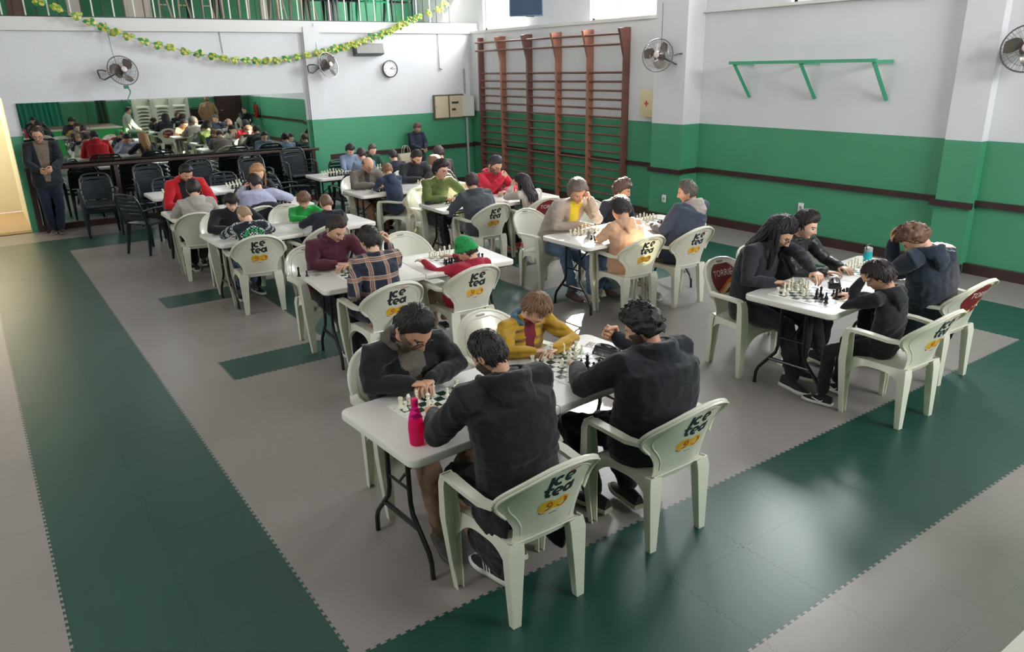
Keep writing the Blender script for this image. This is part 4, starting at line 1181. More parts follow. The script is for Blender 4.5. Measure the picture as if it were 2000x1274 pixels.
PCOUNT = [0]
def person(label, head, face, look=0, pitch=35, roll=0, s=1.0, q=1, seat=0.44, lean=None, hipx=None, hip=None,
           L=None, Rh=None, lp='rest', rp='rest', Lel=None, Rel=None,
           hair='short', hc=(34, 28, 25), skin=(214, 164, 136), child=0.0, fem=0.0, beard=None,
           top=(24, 26, 30), tr=0.85, tpat=None, fit=1.0, inner=None, openw=0.0, hood=False, hoodc=None, collar=True, coat=False,
           legs=(28, 30, 36), shoe=(24, 24, 26), sole=(200, 198, 190), feet=None, glasses=False, cap=None, stand=False, hscale=1.0,
           group='people playing chess at the tables', cuff=0.0, feet_f=(-0.02, 0.10), marks=None):
    """head: world position of the head centre; face: heading in degrees (0 looks to +Y); look turns the head"""
    PCOUNT[0] += 1; seed = PCOUNT[0]
    rz = math.radians(face); ca, sa = math.cos(rz), math.sin(rz)
    hs = s ** 0.45 * 0.98 * hscale
    # hip
    Lt = 0.47 * s
    legl = 0.43 * s
    if stand:
        hz = head[2] - 0.70 * s; hyl = -0.0; org = (head[0], head[1], 0.0)
        H = np.array([0, -0.02, hz])
        Jz = head[2] - 0.11 * hs
    else:
        hz = seat + 0.085 * s; Jz = head[2] - 0.10 * hs
        dz = Jz - hz; dy = math.sqrt(max(0.0, Lt * Lt - dz * dz)) if dz < Lt else 0.02
        if lean is not None: dy = lean
        dy = max(dy, 0.06)
        bx_, by_ = head[0] - (-sa) * (dy + 0.05), head[1] - ca * (dy + 0.05)
        if hipx is not None: bx_ = hipx
        if hip is not None: bx_, by_ = hip
        org = (bx_, by_, 0.0)
        H = np.array([0, 0, hz])
    def loc(p):  # world -> local
        dx, dy_ = p[0] - org[0], p[1] - org[1]
        return np.array([dx * ca + dy_ * sa, -dx * sa + dy_ * ca, p[2]])
    C = loc(head)
    Rm = Matrix.Rotation(math.radians(look), 3, 'Z') @ Matrix.Rotation(math.radians(-pitch), 3, 'X') @ Matrix.Rotation(math.radians(roll), 3, 'Y')
    Rn = np.array(Rm)
    J = C + Rn @ (np.array([0, -0.028, -0.075]) * hs)     # base of skull
    ax = (J - H); ax /= np.linalg.norm(ax)
    N = J - 0.5 * ax * 0.05 * hs - np.array([0, 0.012, 0.036 * hs])
    latv = np.array([1.0, 0, 0])
    sw = (0.185 if not fem else 0.165) * s * (1 + 0.06 * (fit - 1))
    S_ = N - ax * 0.030 * s
    sh = {-1: S_ + latv * -sw - np.array([0, 0, 0.015 * s]), 1: S_ + latv * sw - np.array([0, 0, 0.015 * s])}
    ua, fa = 0.275 * s, 0.245 * s
    W = {}; E_ = {}
    tgt = {-1: L, 1: Rh}; elo = {-1: Lel, 1: Rel}
    for sd in (-1, 1):
        t = tgt[sd]
        if t is None: t = loc((0, 0, 0)) * 0 + np.array([sd * 0.13, 0.30 * s, hz + 0.08]) if not stand else sh[sd] + np.array([sd * 0.06, 0.05, -0.48 * s])
        elif len(t) == 3 and t[0] == 'l': t = np.array([sd * t[1], t[2], 0])
        else: t = loc(t)
        if elo[sd] is not None:
            e = loc(elo[sd]); d = e - sh[sd]; e = sh[sd] + d / np.linalg.norm(d) * min(np.linalg.norm(d), ua * 1.08)
            d = t - e; w = e + d / (np.linalg.norm(d) + 1e-6) * min(np.linalg.norm(d), fa * 1.06)
        else:
            e, w = ik(sh[sd], t, ua, fa, (sd * 0.9, -0.35, -0.75))
        E_[sd] = e; W[sd] = w
    mid = (H + N) / 2 + np.array([0, -0.045 * s, 0])
    up = (mid * 0.35 + N * 0.65) + np.array([0, -0.022 * s, 0])
    # ---- legs
    K = {}; A_ = {}
    for sd in (-1, 1):
        hp = H + np.array([sd * 0.085 * s, 0, -0.01])
        if stand:
            K[sd] = np.array([sd * 0.09 * s, 0.02, hz * 0.52]); A_[sd] = np.array([sd * 0.09 * s + (0.05 if sd < 0 else -0.02), 0.0 + (0.03 if sd < 0 else 0), 0.09])
        else:
            kz = max(seat + 0.05 * s, 0.40 * s + 0.03)
            K[sd] = np.array([sd * 0.125 * s, legl, kz])
            fy = feet_f[0 if sd < 0 else 1]
            A_[sd] = np.array([sd * 0.12 * s, legl + fy, 0.085 if kz < 0.5 * s + 0.08 else kz - 0.40 * s])
            if kz - A_[sd][2] > 0.41 * s: A_[sd][2] = kz - 0.41 * s
        if feet and feet[0 if sd < 0 else 1] is not None:
            f = loc(feet[0 if sd < 0 else 1]); A_[sd] = f
            k_, A_[sd] = ik(hp, f, 0.42 * s, 0.41 * s, (sd * 0.15, 1.0, 0.9)); K[sd] = k_
    # ---- skin body: one mesh (trunk, limbs, neck) with head and hands joined on
    V, F = [], []
    tubeE(V, F, [H, mid, up, S_], [0.11 * s, 0.10 * s, 0.11 * s, 0.08 * s], [0.07 * s, 0.06 * s, 0.06 * s, 0.035 * s], latv)
    tubeE(V, F, [S_ - ax * 0.02, (N + J) / 2, J + Rn @ np.array([0, 0.004, 0.035]) * hs], [0.046 * hs, 0.050 * hs, 0.050 * hs], [0.046 * hs, 0.052 * hs, 0.056 * hs], latv)
    for sd in (-1, 1):
        tubeE(V, F, [S_ + latv * sd * 0.05 * s, sh[sd], (sh[sd] + E_[sd]) / 2, E_[sd], (E_[sd] * 0.6 + W[sd] * 0.4), W[sd]], [0.04 * s, 0.042 * s, 0.036 * s, 0.032 * s, 0.031 * s, 0.022 * s], [0.04 * s, 0.042 * s, 0.036 * s, 0.032 * s, 0.031 * s, 0.022 * s], (0.3, 0.5, 0.8), 10)
        hp = H + np.array([sd * 0.08 * s, 0, -0.01])
        tubeE(V, F, [hp, (hp + K[sd]) / 2, K[sd], (K[sd] * 0.6 + A_[sd] * 0.4), A_[sd]], [0.065 * s, 0.06 * s, 0.042 * s, 0.042 * s, 0.026 * s], [0.065 * s, 0.06 * s, 0.042 * s, 0.042 * s, 0.026 * s], latv, 10)
    BV, BF = remesh(V, F, 0.016, 2)
    HV, HF, hm = head_geo(q, child, fem, beard)
    allV = [BV]; allF = [BF]; allM = [np.zeros(len(BF), dtype=np.int32)]; n = len(BV)
    def add(v, f, m_=0):
        nonlocal n
        allV.append(v); allF.append(f + n); allM.append(np.zeros(len(f), dtype=np.int32) + m_ if np.isscalar(m_) else m_); n += len(v)
    add((HV * hs) @ Rn.T + C, HF, hm)
    for sd in (-1, 1):
        ev, ef = ear_geo(sd); add((ev * hs) @ Rn.T + C, ef)
        hv, hf = hand_geo(lp if sd < 0 else rp, q); hv = hv.copy() * (s ** 0.7)
        if sd < 0: hv[:, 0] *= -1; hf = hf[:, ::-1]
        y_ = W[sd] - E_[sd]; y_ /= np.linalg.norm(y_)
        pose = lp if sd < 0 else rp
        if W[sd][2] > 0.90:
            zd = W[sd] - C; zd = zd * np.array([1.2, 1.0, 0.2])
        else:
            zd = np.array([0, -0.15, 1.0]); yf = y_.copy(); yf[2] *= 0.25; y_ = yf / np.linalg.norm(yf)
        zd = zd - y_ * np.dot(zd, y_); zd /= (np.linalg.norm(zd) + 1e-9); xd = np.cross(y_, zd)
        M3 = np.stack([xd, y_, zd], 1)
        add(hv @ M3.T + W[sd], hf)
    SK = skinmat(skin); HM = hairmat(hc)
    me = fast_mesh('person', np.concatenate(allV), np.concatenate(allF), [SK, M_LIP, HM if beard or hair != 'fringe_bald' else mat('brow_brown', (70, 52, 42), 0.7), M_EYE, M_IRIS, mat('beard_%d_%d_%d' % tuple(hc), tuple(int(a * f + b * (1 - f)) for a, b, f in zip(hc, skin, [0.72 if beard == 'full' else 0.5] * 3)), 0.7, bump=0.6, bscale=260)], np.concatenate(allM))
    o = bpy.data.objects.new('person', me); COL.objects.link(o); o.location = org; o.rotation_euler = (0, 0, rz)
    tag(o, label, 'person', group)
    # ---- hair or hat
    if hair:
        gv, gf = hair_geo(hair, q, child, fem, seed, Rn.T @ np.array([0, -0.10, -1.0]), Rn.T @ np.array([0, -0.75, -1.0]))
        place('hair', fast_mesh('hair', (gv * hs) @ Rn.T + C, gf, HM), o)
    if cap:
        D, Fh = head_dirs(40, 56); Sf = head_surface(D, child, fem); zc = Sf[:, 2]; yn = Sf[:, 1] / 0.097
        line = np.interp(yn, [-1, 0, 1], [-0.035, -0.005, 0.035]); inside = zc < line
        nn = np.array([noise.noise(Vector(p) * 20) for p in Sf])
        off = np.where(inside, -0.012, 0.016 + 0.016 * sstep(0.04, 0.12, zc) + 0.006 * nn) + 0.004 * ((zc > line) & (zc < line + 0.025))
        gv = Sf + D * off[:, None]; keep = ~(inside[Fh].all(1))
        c_ = place('knitted_hat', fast_mesh('knitted_hat', (gv * hs) @ Rn.T + C, Fh[keep], fab(cap, 0.95)), o); c_['label'] = 'green knitted beanie'
    # ---- top
    f_ = fit
    V, F = [], []
    hem = H + np.array([0, -0.005, -0.02 * s])
    rb = [0.175 * s * f_, 0.165 * s * f_, 0.172 * s * f_, 0.178 * s * f_, 0.10 * s]
    rd = [0.125 * s * f_, 0.125 * s * f_, 0.122 * s * f_, 0.108 * s * f_, 0.065 * s]
    if fem: rb = [v * 0.9 for v in rb]
    tubeE(V, F, [hem, mid * 0.6 + H * 0.4, mid, up, S_ + ax * 0.015], rb, rd, latv, 20)
    ar = 0.058 * s * (0.75 + 0.25 * f_) * (0.9 if fem else 1)
    for sd in (-1, 1):
        e, w = E_[sd], W[sd]
        wr = w - (w - e) * cuff
        tubeE(V, F, [S_ + latv * sd * 0.06 * s, sh[sd] + np.array([0, 0, 0.004]), (sh[sd] + e) / 2, e, e * 0.5 + wr * 0.5, wr], [ar * 1.0, ar * 1.22, ar * 1.08, ar * 0.95, ar * 0.86, ar * 0.66], [ar * 1.0, ar * 1.22, ar * 1.08, ar * 0.95, ar * 0.86, ar * 0.66], (0.3, 0.5, 0.8), 14)
    if collar:
        nb = (N * 0.6 + J * 0.4); R_ = 0.064 * hs
        ring = [nb + np.array([R_ * 1.12 * math.cos(a), R_ * 1.05 * math.sin(a) + 0.0, 0.012 * -math.sin(a) - 0.012]) for a in [2 * PI * k / 12 for k in range(13)]]
        tubeE(V, F, ring, [0.020 * s] * 13, [0.013 * s] * 13, (0, 0, 1), 8)
    if coat:
        for sd in (-1, 1):
            tubeE(V, F, [H + np.array([sd * 0.10, -0.02, 0]), H + np.array([sd * 0.12, 0.16, -0.0]), H + np.array([sd * 0.14, 0.30, -0.02])], [0.10 * s, 0.10 * s, 0.085 * s], [0.10 * s, 0.10 * s, 0.085 * s], latv, 14)
        if stand: tubeE(V, F, [H + np.array([0, 0, 0.1]), H + np.array([0, 0, -0.15]), H + np.array([0, 0, -0.42 * s])], [0.17 * s, 0.19 * s, 0.22 * s], [0.13 * s, 0.15 * s, 0.17 * s], latv, 18)
    vox = 0.0085 if q == 2 else 0.0125 if q == 1 else 0.019
    TV, TF = remesh(V, F, vox, 3 if q == 2 else 2)
    if q: TV = wrinkle(TV, TF, 0.0075 * (s ** 0.5) if q == 2 else 0.006, seed)
    mats_ = [fab(top, tr, tpat)]; mi = np.zeros(len(TF), dtype=np.int32)
    if inner is not None:
        mats_.append(fab(inner)); Cc = TV[TF].mean(1)
        t = ((Cc - H) @ ax) / max(0.05, np.dot(S_ - H, ax)); ctr = np.where(t[:, None] < 0.5, H + (mid - H) * (t[:, None] * 2), mid + (S_ - mid) * (t[:, None] * 2 - 1))
        frd = np.cross(latv, ax) * -1; frd = frd if frd[1] > 0 else -frd
        dd = Cc - ctr; armd = np.full(len(Cc), 9.0)
        for sd in (-1, 1):
            for a_, b_ in ((sh[sd] * 0.5 + E_[sd] * 0.5, E_[sd]), (E_[sd], W[sd])):
                d_ = b_ - a_; t_ = np.clip(((Cc - a_) @ d_) / (d_ @ d_), 0, 1); armd = np.minimum(armd, np.linalg.norm(Cc - a_ - t_[:, None] * d_, axis=1))
        mi[(armd > 0.085 * s) & (np.abs(dd[:, 0]) < openw * s * (0.35 + 0.65 * np.clip(t, 0, 1.15))) & (dd @ frd > 0.02) & (t > 0.0)] = 1
    tn_ = 'coat' if coat else 'jacket' if (inner is not None or hood) else 'sweater'
    place(tn_, fast_mesh(tn_, TV, TF, mats_, mi), o)
    if hood:
        V, F = [], []
        nb = N * 0.75 + J * 0.25; bk = -0.02
        for rr, zz_, th_, dyy in ((0.105, 0.0, 0.036, -0.030), (0.088, -0.035, 0.042, -0.060)):
            arcp = [nb + np.array([rr * s * math.sin(a), -rr * s * math.cos(a) * 0.9 + dyy * s + 0.03, zz_ * s + 0.020 * math.cos(a)]) for a in np.linspace(-2.25, 2.25, 12)]
            tubeE(V, F, arcp, [th_ * s * (1 - 0.45 * abs(t) ** 2) for t in np.linspace(-1, 1, 12)], [0.030 * s * (1 - 0.45 * abs(t) ** 2) for t in np.linspace(-1, 1, 12)], (0, 0, 1), 10)
        tubeE(V, F, [nb + np.array([0, -0.07 * s, 0.02]), nb + np.array([0, -0.135 * s, -0.07 * s]), nb + np.array([0, -0.13 * s, -0.15 * s])], [0.09 * s, 0.085 * s, 0.04 * s], [0.03 * s, 0.034 * s, 0.02 * s], latv, 14)
        hv2, hf2 = remesh(V, F, vox, 3)
        if q: hv2 = wrinkle(hv2, hf2, 0.008, seed + 5)
        place('hood', fast_mesh('hood', hv2, hf2, fab(hoodc or top, tr)), o)
    if coat and not stand:
        # tails of the long coat hanging over the seat sides, one draped shell
        V, F = [], []
        for sd in (-1, 1):
            tubeE(V, F, [H + np.array([sd * 0.165, -0.04, 0.04]), H + np.array([sd * 0.19, -0.02, -0.14]), H + np.array([sd * 0.185, 0.03, -0.30])], [0.03, 0.028, 0.024], [0.12, 0.15, 0.15], latv, 16)
        tubeE(V, F, [H + np.array([-0.12, -0.09, -0.02]), H + np.array([0.12, -0.09, -0.02])], [0.06, 0.06], [0.05, 0.05], (0, 0, 1), 12)
        cv, cf_ = remesh(V, F, vox, 3); cv = wrinkle(cv, cf_, 0.008, seed + 9)
        place('coat_tail', fast_mesh('coat_tail', cv, cf_, fab(top, tr)), o)
    # ---- trousers and shoes
    V, F = [], []
    tubeE(V, F, [H + np.array([-0.07 * s, 0.0, 0]), H + np.array([0.07 * s, 0.0, 0])], [0.10 * s] * 2, [0.105 * s] * 2, (0, 0, 1), 14)
    for sd in (-1, 1):
        hp = H + np.array([sd * 0.085 * s, 0, -0.01]); an = A_[sd] * 0.93 + K[sd] * 0.07
        r = [0.092 * s, 0.085 * s, 0.068 * s, 0.062 * s, 0.055 * s]
        tubeE(V, F, [hp, (hp + K[sd]) / 2, K[sd], (K[sd] + an) / 2, an], r, r, (0.2, 0.1, 0.9) if stand else latv, 14)
    TV, TF = remesh(V, F, 0.012 if q == 2 else 0.016 if q == 1 else 0.022, 2)
    if q: TV = wrinkle(TV, TF, 0.009, seed + 3, 1.2)
    place('trousers', fast_mesh('trousers', TV, TF, fab(legs)), o)
    upm, som = shoe_meshes(shoe, sole)
    for sd in (-1, 1):
        a = A_[sd]; tz = 0.0
        so = place('shoe', upm, o, (a[0], a[1], max(0.0, a[2] - 0.085)), (0.0, 0, -sd * 0.15)); so.scale = (s ** 0.8,) * 3
        s2 = place('sole', som, so)
        if marks:
            for s3 in (-1, 1):
                mk = MB()
                if marks == 'stripes':
                    for q_ in range(3):
                        mk = MB(); mk.sheet(lambda u, v: (s3 * (0.0415 - 0.010 * v), -0.012 + 0.020 * q_ + 0.009 * u + 0.020 * v, 0.030 + 0.036 * v), 1, 4, 0.003)
                        mk.obj('stripe', mat('mark_white', (228, 228, 226), 0.6), so, smooth=None)
                else:
                    pts_ = [(-0.035, 0.050), (-0.02, 0.036), (0.0, 0.032), (0.03, 0.040), (0.07, 0.052)]
                    for (a1, b1), (a2, b2) in zip(pts_[:-1], pts_[1:]):
                        mk.sheet(lambda u, v: (s3 * (0.0425 + 0.05 * max(0, (a1 + (a2 - a1) * u)) * (1 if a1 > 0 else 1) * 0.1), a1 + (a2 - a1) * u, b1 + (b2 - b1) * u + 0.010 * (v - 0.5)), 1, 1, 0.003)
                if marks != 'stripes': mk.obj('side_mark', mat('mark_white', (228, 228, 226), 0.6), so, smooth=None)
    if glasses:
        g = MB()
        for sd in (-1, 1):
            cx = sd * 0.033; cyy = 0.102; czz = -0.002
            g.tube([(cx + 0.026 * math.cos(a), cyy - 0.10 * max(0, abs(cx + 0.024 * math.cos(a)) - 0.02), czz + 0.018 * math.sin(a)) for a in [2 * PI * k / 16 for k in range(17)]], 0.0024, 5, cap=False)
            g.tube([(sd * 0.057, 0.099, 0.004), (sd * 0.074, 0.08, 0.004), (sd * 0.081, 0.0, 0.004)], 0.0015, 5)
        g.tube([(-0.010, 0.107, 0.002), (0, 0.110, 0.005), (0.010, 0.107, 0.002)], 0.0016, 5)
        g.V = [tuple((Rn @ (np.array(v) * hs)) + C) for v in g.V]
        g.obj('glasses', mat('dark_frames', (48, 40, 40), 0.3, metal=0.5), o)
    return o, (org, H, C)

# ------------------------------------------------------------------ tables
table(1.313, 0.587, 3.5, 'front folding table with the pink bottle on it')
table(2.123, 3.375, -4.5, 'folding table where the man in the maroon hoodie plays')
table(1.90, 5.80, 2.0, 'folding table of the boy in the patterned green and black sweater')
table(1.85, 7.60, 0.0, 'folding table where the red and black hoodie player sits')
table(2.00, 9.50, 0.0, 'unoccupied folding table nearest the mirror, set with full chess sets')
table(4.60, 9.75, 0.0, 'farthest folding table, with two children behind it')
table(4.38, 7.66, -1.0, 'folding table of the bald man in the grey cardigan')
table(4.67, 5.85, -2.5, 'folding table of the player in the olive green sweater')
table(4.72, 3.27, 2.0, 'sunlit folding table of the man with the yellow shirt')
table(4.65, 0.64, 4.3, 'folding table at the right with the blue bottle at its far end')

# ------------------------------------------------------------------ white armchairs
CH = 'white armchair with iced tea print, '
armchair(0.875, -0.06, 0, CH + 'nearest the camera, under the long black coat')
armchair(1.775, -0.03, 0, CH + 'under the curly-haired man in black')
armchair(4.15, -0.07, -2, CH + 'pulled out behind the small boy in black')
armchair(5.10, 0.14, -2, 'white armchair with a red coffee print under the navy coat player', 'coffee')
armchair(5.00, 2.80, -3, CH + 'under the player in the navy padded waistcoat jacket')
armchair(4.33, 2.84, -4, CH + 'in full sun under the person in the beige coat')
armchair(4.20, 5.33, 0, CH + 'under the player in the dark grey hooded jacket')
armchair(1.62, 2.90, -2, CH + 'under the player in the plaid shirt')
armchair(2.40, 2.94, -2, CH + 'under the child in the green beanie')
armchair(1.36, 5.40, -9, CH + 'behind the boy in the patterned sweater')
armchair(1.22, 7.20, -12, 'white armchair with bare back under the boy in the pale grey hoodie', None)
armchair(2.08, 5.42, 4, 'white armchair with bare back under the boy with the red collar', None)
armchair(0.88, 1.07, 180, 'white armchair under the bearded man with glasses at the front table', None)
armchair(1.72, 1.20, 183, 'white armchair beside the boy in the mustard jacket', None)
armchair(1.52, 3.92, 184, 'white armchair under the man in the maroon hoodie', None)
armchair(2.48, 3.90, 178, 'empty white plastic armchair at the table with the green beanie child', None)
armchair(1.38, 6.42, 183, 'white armchair hidden behind the boy in the black tracksuit top', None)
armchair(2.15, 6.36, 176, 'white armchair behind the boy in the bright green shirt', None)
armchair(4.26, 4.12, 186, 'white armchair with bare back beside the man in the yellow shirt', None)
armchair(5.20, 4.15, 180, 'white armchair under the youngster at the far side of the sunlit table', None)
armchair(4.08, 1.16, 176, 'white armchair with a red coffee print under the long-haired player', 'coffee')
armchair(4.68, 1.30, 180, 'white armchair under the boy in the black puffer jacket', None)
armchair(4.05, 7.28, 38, 'white armchair turned sideways behind the child in the navy hoodie', None)
armchair(3.90, 8.22, 180, 'white armchair under the bald man', None)
armchair(4.80, 8.28, 180, 'white armchair under the bearded man in the black jacket', None)
armchair(4.10, 6.42, 184, 'white armchair, brightly sunlit, under the olive green sweater player', None)
armchair(5.06, 6.48, 180, 'white armchair under the thinking man in the red hoodie', None)
armchair(5.00, 5.26, -8, 'white armchair with a red coffee print under the girl with long dark hair', 'coffee')
armchair(4.75, 7.12, 0, 'white armchair under the woman with sunlit light hair', None)
armchair(1.85, 7.12, 8, 'white armchair draped with the dark coat at the lilac shirt', None)
# ------------------------------------------------------------------ dark slatted chairs
D = 'dark slatted plastic armchair '
slatchair(0.98, 9.15, -60, D + 'at the left end of the empty table')
slatchair(1.45, 8.95, 0, D + 'on the near side of the empty table, left seat')
slatchair(1.55, 10.15, 180, D + 'by the handrail, left seat behind the empty table')
slatchair(2.45, 10.15, 184, D + 'by the handrail, right seat behind the empty table')
slatchair(2.50, 8.80, 4, D + 'on the near side of the empty table, right seat')
slatchair(1.33, 8.22, 182, D + 'under the player in the red and black hoodie')
slatchair(2.30, 8.28, 182, D + 'under the blonde woman')
slatchair(4.05, 9.10, 0, D + 'on the near side of the farthest table')
slatchair(3.35, 9.80, -90, D + 'at the left end of the farthest table')
slatchair(4.62, 10.45, 180, D + 'under the child in the pale blue sweater')
slatchair(5.05, 10.45, 180, D + 'under the child in the dark green top')
for i, (x, y, n, nm) in enumerate(((0.62, 10.9, 2, 'leftmost stack before the mirror'), (1.45, 11.0, 3, 'second stack before the mirror'), (2.3, 11.05, 3, 'middle stack before the mirror'), (3.15, 11.0, 3, 'fourth stack before the mirror'), (3.95, 11.0, 4, 'rightmost stack before the mirror'))):
    for k in range(n):
        slatchair(x, y + 0.012 * k, 180 + 4 * ((i * 7) % 3 - 1), 'dark slatted armchair, %s in the %s' % (['lowest', 'second up', 'third up', 'topmost'][k], nm), z=0.075 * k)

# ------------------------------------------------------------------ boards and pieces
def moved(drop=(), mv=()):
    out = []
    for k, c, f, r in START:
        if (f, r) in drop: continue
        for a, b_, c2, d in mv:
            if (f, r) == (a, b_): f, r = c2, d; break
        out.append((k, c, f, r))
    return out
chess(0.862, 0.560, 3.5, 'beside the pink bottle', moved([(3, 6), (0, 1), (7, 1)], [(3, 7, 2, 5), (4, 6, 4, 4), (5, 7, 2, 4), (6, 7, 5, 5), (4, 1, 4, 3), (1, 0, 2, 2), (0, 6, 0, 6), (2, 6, 2, 5), (6, 1, 6, 2)]), True)
chess(1.765, 0.612, 3.5, 'before the boy in mustard', moved([(2, 6), (3, 1), (6, 1), (0, 0), (0, 1)], [(3, 6, 3, 4), (1, 7, 2, 4), (6, 7, 5, 5), (4, 6, 4, 5), (2, 0, 3, 2), (3, 0, 4, 2), (1, 0, 2, 2), (5, 1, 5, 3), (4, 7, 3, 7)]), True)
chess(1.700, 3.400, -4.5, 'before the maroon hoodie man', moved([(3, 1), (6, 0), (1, 1)], [(4, 6, 4, 4), (3, 6, 3, 5), (6, 7, 5, 5), (4, 1, 4, 3), (1, 0, 2, 2), (2, 0, 3, 2)]), True)
chess(2.600, 3.340, -4.5, 'before the green beanie child', moved([], [(4, 6, 4, 5)]), True)
chess(1.42, 5.80, 2.0, 'of the patterned sweater boy', moved([(0, 1), (3, 6)], [(4, 6, 4, 4), (6, 7, 5, 5)]))
chess(2.32, 5.83, 2.0, 'of the green shirt boy', moved([(3, 1)], [(4, 6, 4, 4), (5, 7, 2, 4)]))
chess(1.33, 7.62, 0, 'of the red and black hoodie player', moved([(3, 1), (3, 6)], [(4, 6, 4, 4)]))
chess(2.30, 7.62, 0, 'of the blonde woman', moved([(3, 1)], [(4, 6, 4, 4)]))
chess(1.52, 9.50, 0, 'left on the empty table', START)
chess(2.45, 9.50, 0, 'right on the empty table', START)
chess(4.12, 9.75, 0, 'left on the farthest table', START)
chess(5.02, 9.75, 0, 'right on the farthest table', moved([(3, 1), (3, 6)]))
chess(4.00, 7.66, -1, 'of the bald man', moved([(3, 1), (3, 6), (0, 6)], [(4, 6, 4, 4), (6, 7, 5, 5), (4, 1, 4, 3)]))
chess(4.84, 7.65, -1, 'of the bearded man in black', moved([(3, 1), (2, 6)], [(4, 6, 4, 4)]))
chess(4.22, 5.90, -2.5, 'of the olive green sweater player', moved([(3, 1), (3, 6)], [(4, 6, 4, 4), (6, 7, 5, 5)]))
chess(5.12, 5.83, -2.5, 'of the thinking man in red', moved([(3, 1), (4, 6), (6, 6), (0, 1)], [(6, 7, 5, 5)]))
chess(4.26, 3.26, 2, 'of the yellow shirt man', moved([(3, 1), (3, 6), (5, 1)], [(4, 6, 4, 4), (6, 7, 5, 5), (1, 0, 2, 2)]))
chess(5.18, 3.32, 2, 'of the sunlit table, far end', moved([(3, 1)], [(4, 6, 4, 4), (3, 6, 3, 5)]))
chess(4.10, 0.600, 4.3, 'under the reaching hand', moved([(2, 6), (0, 1), (1, 1), (0, 0)], [(3, 6, 3, 4), (1, 7, 2, 4), (4, 1, 4, 3), (2, 0, 2, 2), (3, 0, 3, 2)]), True)
chess(5.08, 0.672, 4.3, 'beside the blue bottle', moved([(3, 1), (4, 1), (0, 1)], [(3, 6, 3, 4), (6, 7, 5, 5)]))

# ------------------------------------------------------------------ small things on the tables
def clock_thing(x, y, deg, label):
    o = empty('chess_clock', (x, y, 0.742), math.radians(deg), label, 'chess clock', 'digital chess clocks')
    m = MB(); prof = [(-0.045, 0.0), (0.045, 0.0), (0.042, 0.012), (0.010, 0.048), (-0.020, 0.052), (-0.042, 0.030)]
    m.loft([[(-0.085, a, b_) for a, b_ in prof], [(-0.08, a * 1.03, b_ * 1.03) for a, b_ in prof], [(0.08, a * 1.03, b_ * 1.03) for a, b_ in prof], [(0.085, a, b_) for a, b_ in prof]])
    m.obj('body', mat('clock_black', (24, 24, 26), 0.3), o, smooth=30)
    R = Matrix.Rotation(-math.radians(48), 3, 'X')
    m = MB(); m.box((0.0, 0.028, 0.0335), (0.095, 0.003, 0.026), R); m.obj('display', mat('lcd_grey', (104, 110, 100), 0.2), o, smooth=None)
    for dx in (-0.05, 0.0, 0.05):
        m = MB(); m.lathe([(0.006, 0), (0.006, 0.004), (0.001, 0.005)], (dx * 1.2, 0.044, 0.012), 8); m.obj('button', mat('button_silver', (190, 190, 186), 0.4), o)
    m = MB(); m.tube([(-0.06, -0.012, 0.056), (0, -0.012, 0.062), (0.06, -0.012, 0.056)], 0.006, 6); m.obj('rocker', M_DGREY, o)
clock_thing(2.03, 0.62, 100, 'black digital chess clock at the right end of the front table')
clock_thing(4.44, 0.63, 35, 'black digital chess clock between the boards at the right table')
# pink bottle
BX, BY = 0.540, 0.314
bt = empty('water_bottle', (BX, BY, 0.742), 0, 'translucent pink plastic bottle half full of water on the front table', 'bottle')
prof = [(0.001, 0.004), (0.030, 0.002), (0.034, 0.008), (0.036, 0.045), (0.0385, 0.085), (0.036, 0.115), (0.034, 0.130), (0.030, 0.150), (0.023, 0.172), (0.0165, 0.190), (0.0155, 0.205)]
def clear(name, c, rough=0.05, mixf=0.55):
    m = bpy.data.materials.new(name); m.use_nodes = True; nt = m.node_tree; nt.nodes.clear()
    o_ = nt.nodes.new('ShaderNodeOutputMaterial'); t = nt.nodes.new('ShaderNodeBsdfTransparent'); t.inputs[0].default_value = rgb(c)
    p_ = nt.nodes.new('ShaderNodeBsdfPrincipled'); p_.inputs['Base Color'].default_value = rgb(c); p_.inputs['Roughness'].default_value = rough
    x = nt.nodes.new('ShaderNodeMixShader'); x.inputs[0].default_value = mixf; nt.links.new(t.outputs[0], x.inputs[1]); nt.links.new(p_.outputs[0], x.inputs[2]); nt.links.new(x.outputs[0], o_.inputs[0])
    return m
m = MB(); m.lathe(prof, seg=28); m.obj('body', clear('pink_plastic', (252, 84, 186), 0.08, 0.2), bt)
m = MB(); m.lathe([(0.001, 0.006)] + [(r - 0.0025, z) for r, z in prof[1:6]] + [(0.0335, 0.116), (0.001, 0.1165)], seg=24); m.obj('water', clear('pink_water', (250, 60, 170), 0.03, 0.2), bt)
m = MB(); m.lathe([(0.001, 0.203), (0.017, 0.203), (0.0175, 0.206), (0.0175, 0.232), (0.015, 0.2365), (0.001, 0.237)], seg=24); m.obj('cap', mat('pink_cap', (218, 30, 110), 0.35), bt)
# blue bottle
bt = empty('drinking_bottle', (5.27, 0.85, 0.742), 0, 'small turquoise drinking bottle with grey lid on the right table', 'bottle')
m = MB(); m.lathe([(0.001, 0), (0.034, 0), (0.036, 0.01), (0.036, 0.10), (0.033, 0.115), (0.001, 0.116)], seg=20); m.obj('body', clear('turquoise_plastic', (60, 196, 206), 0.1, 0.6), bt)
m = MB(); m.lathe([(0.001, 0.115), (0.034, 0.115), (0.034, 0.145), (0.012, 0.155), (0.001, 0.156)], seg=20); m.obj('lid', M_GREY, bt)
m = MB(); m.tube([(0.03, 0, 0.135), (0.045, 0, 0.165), (0, 0, 0.175), (-0.045, 0, 0.165), (-0.03, 0, 0.135)], 0.005); m.obj('carry_loop', M_DGREY, bt)
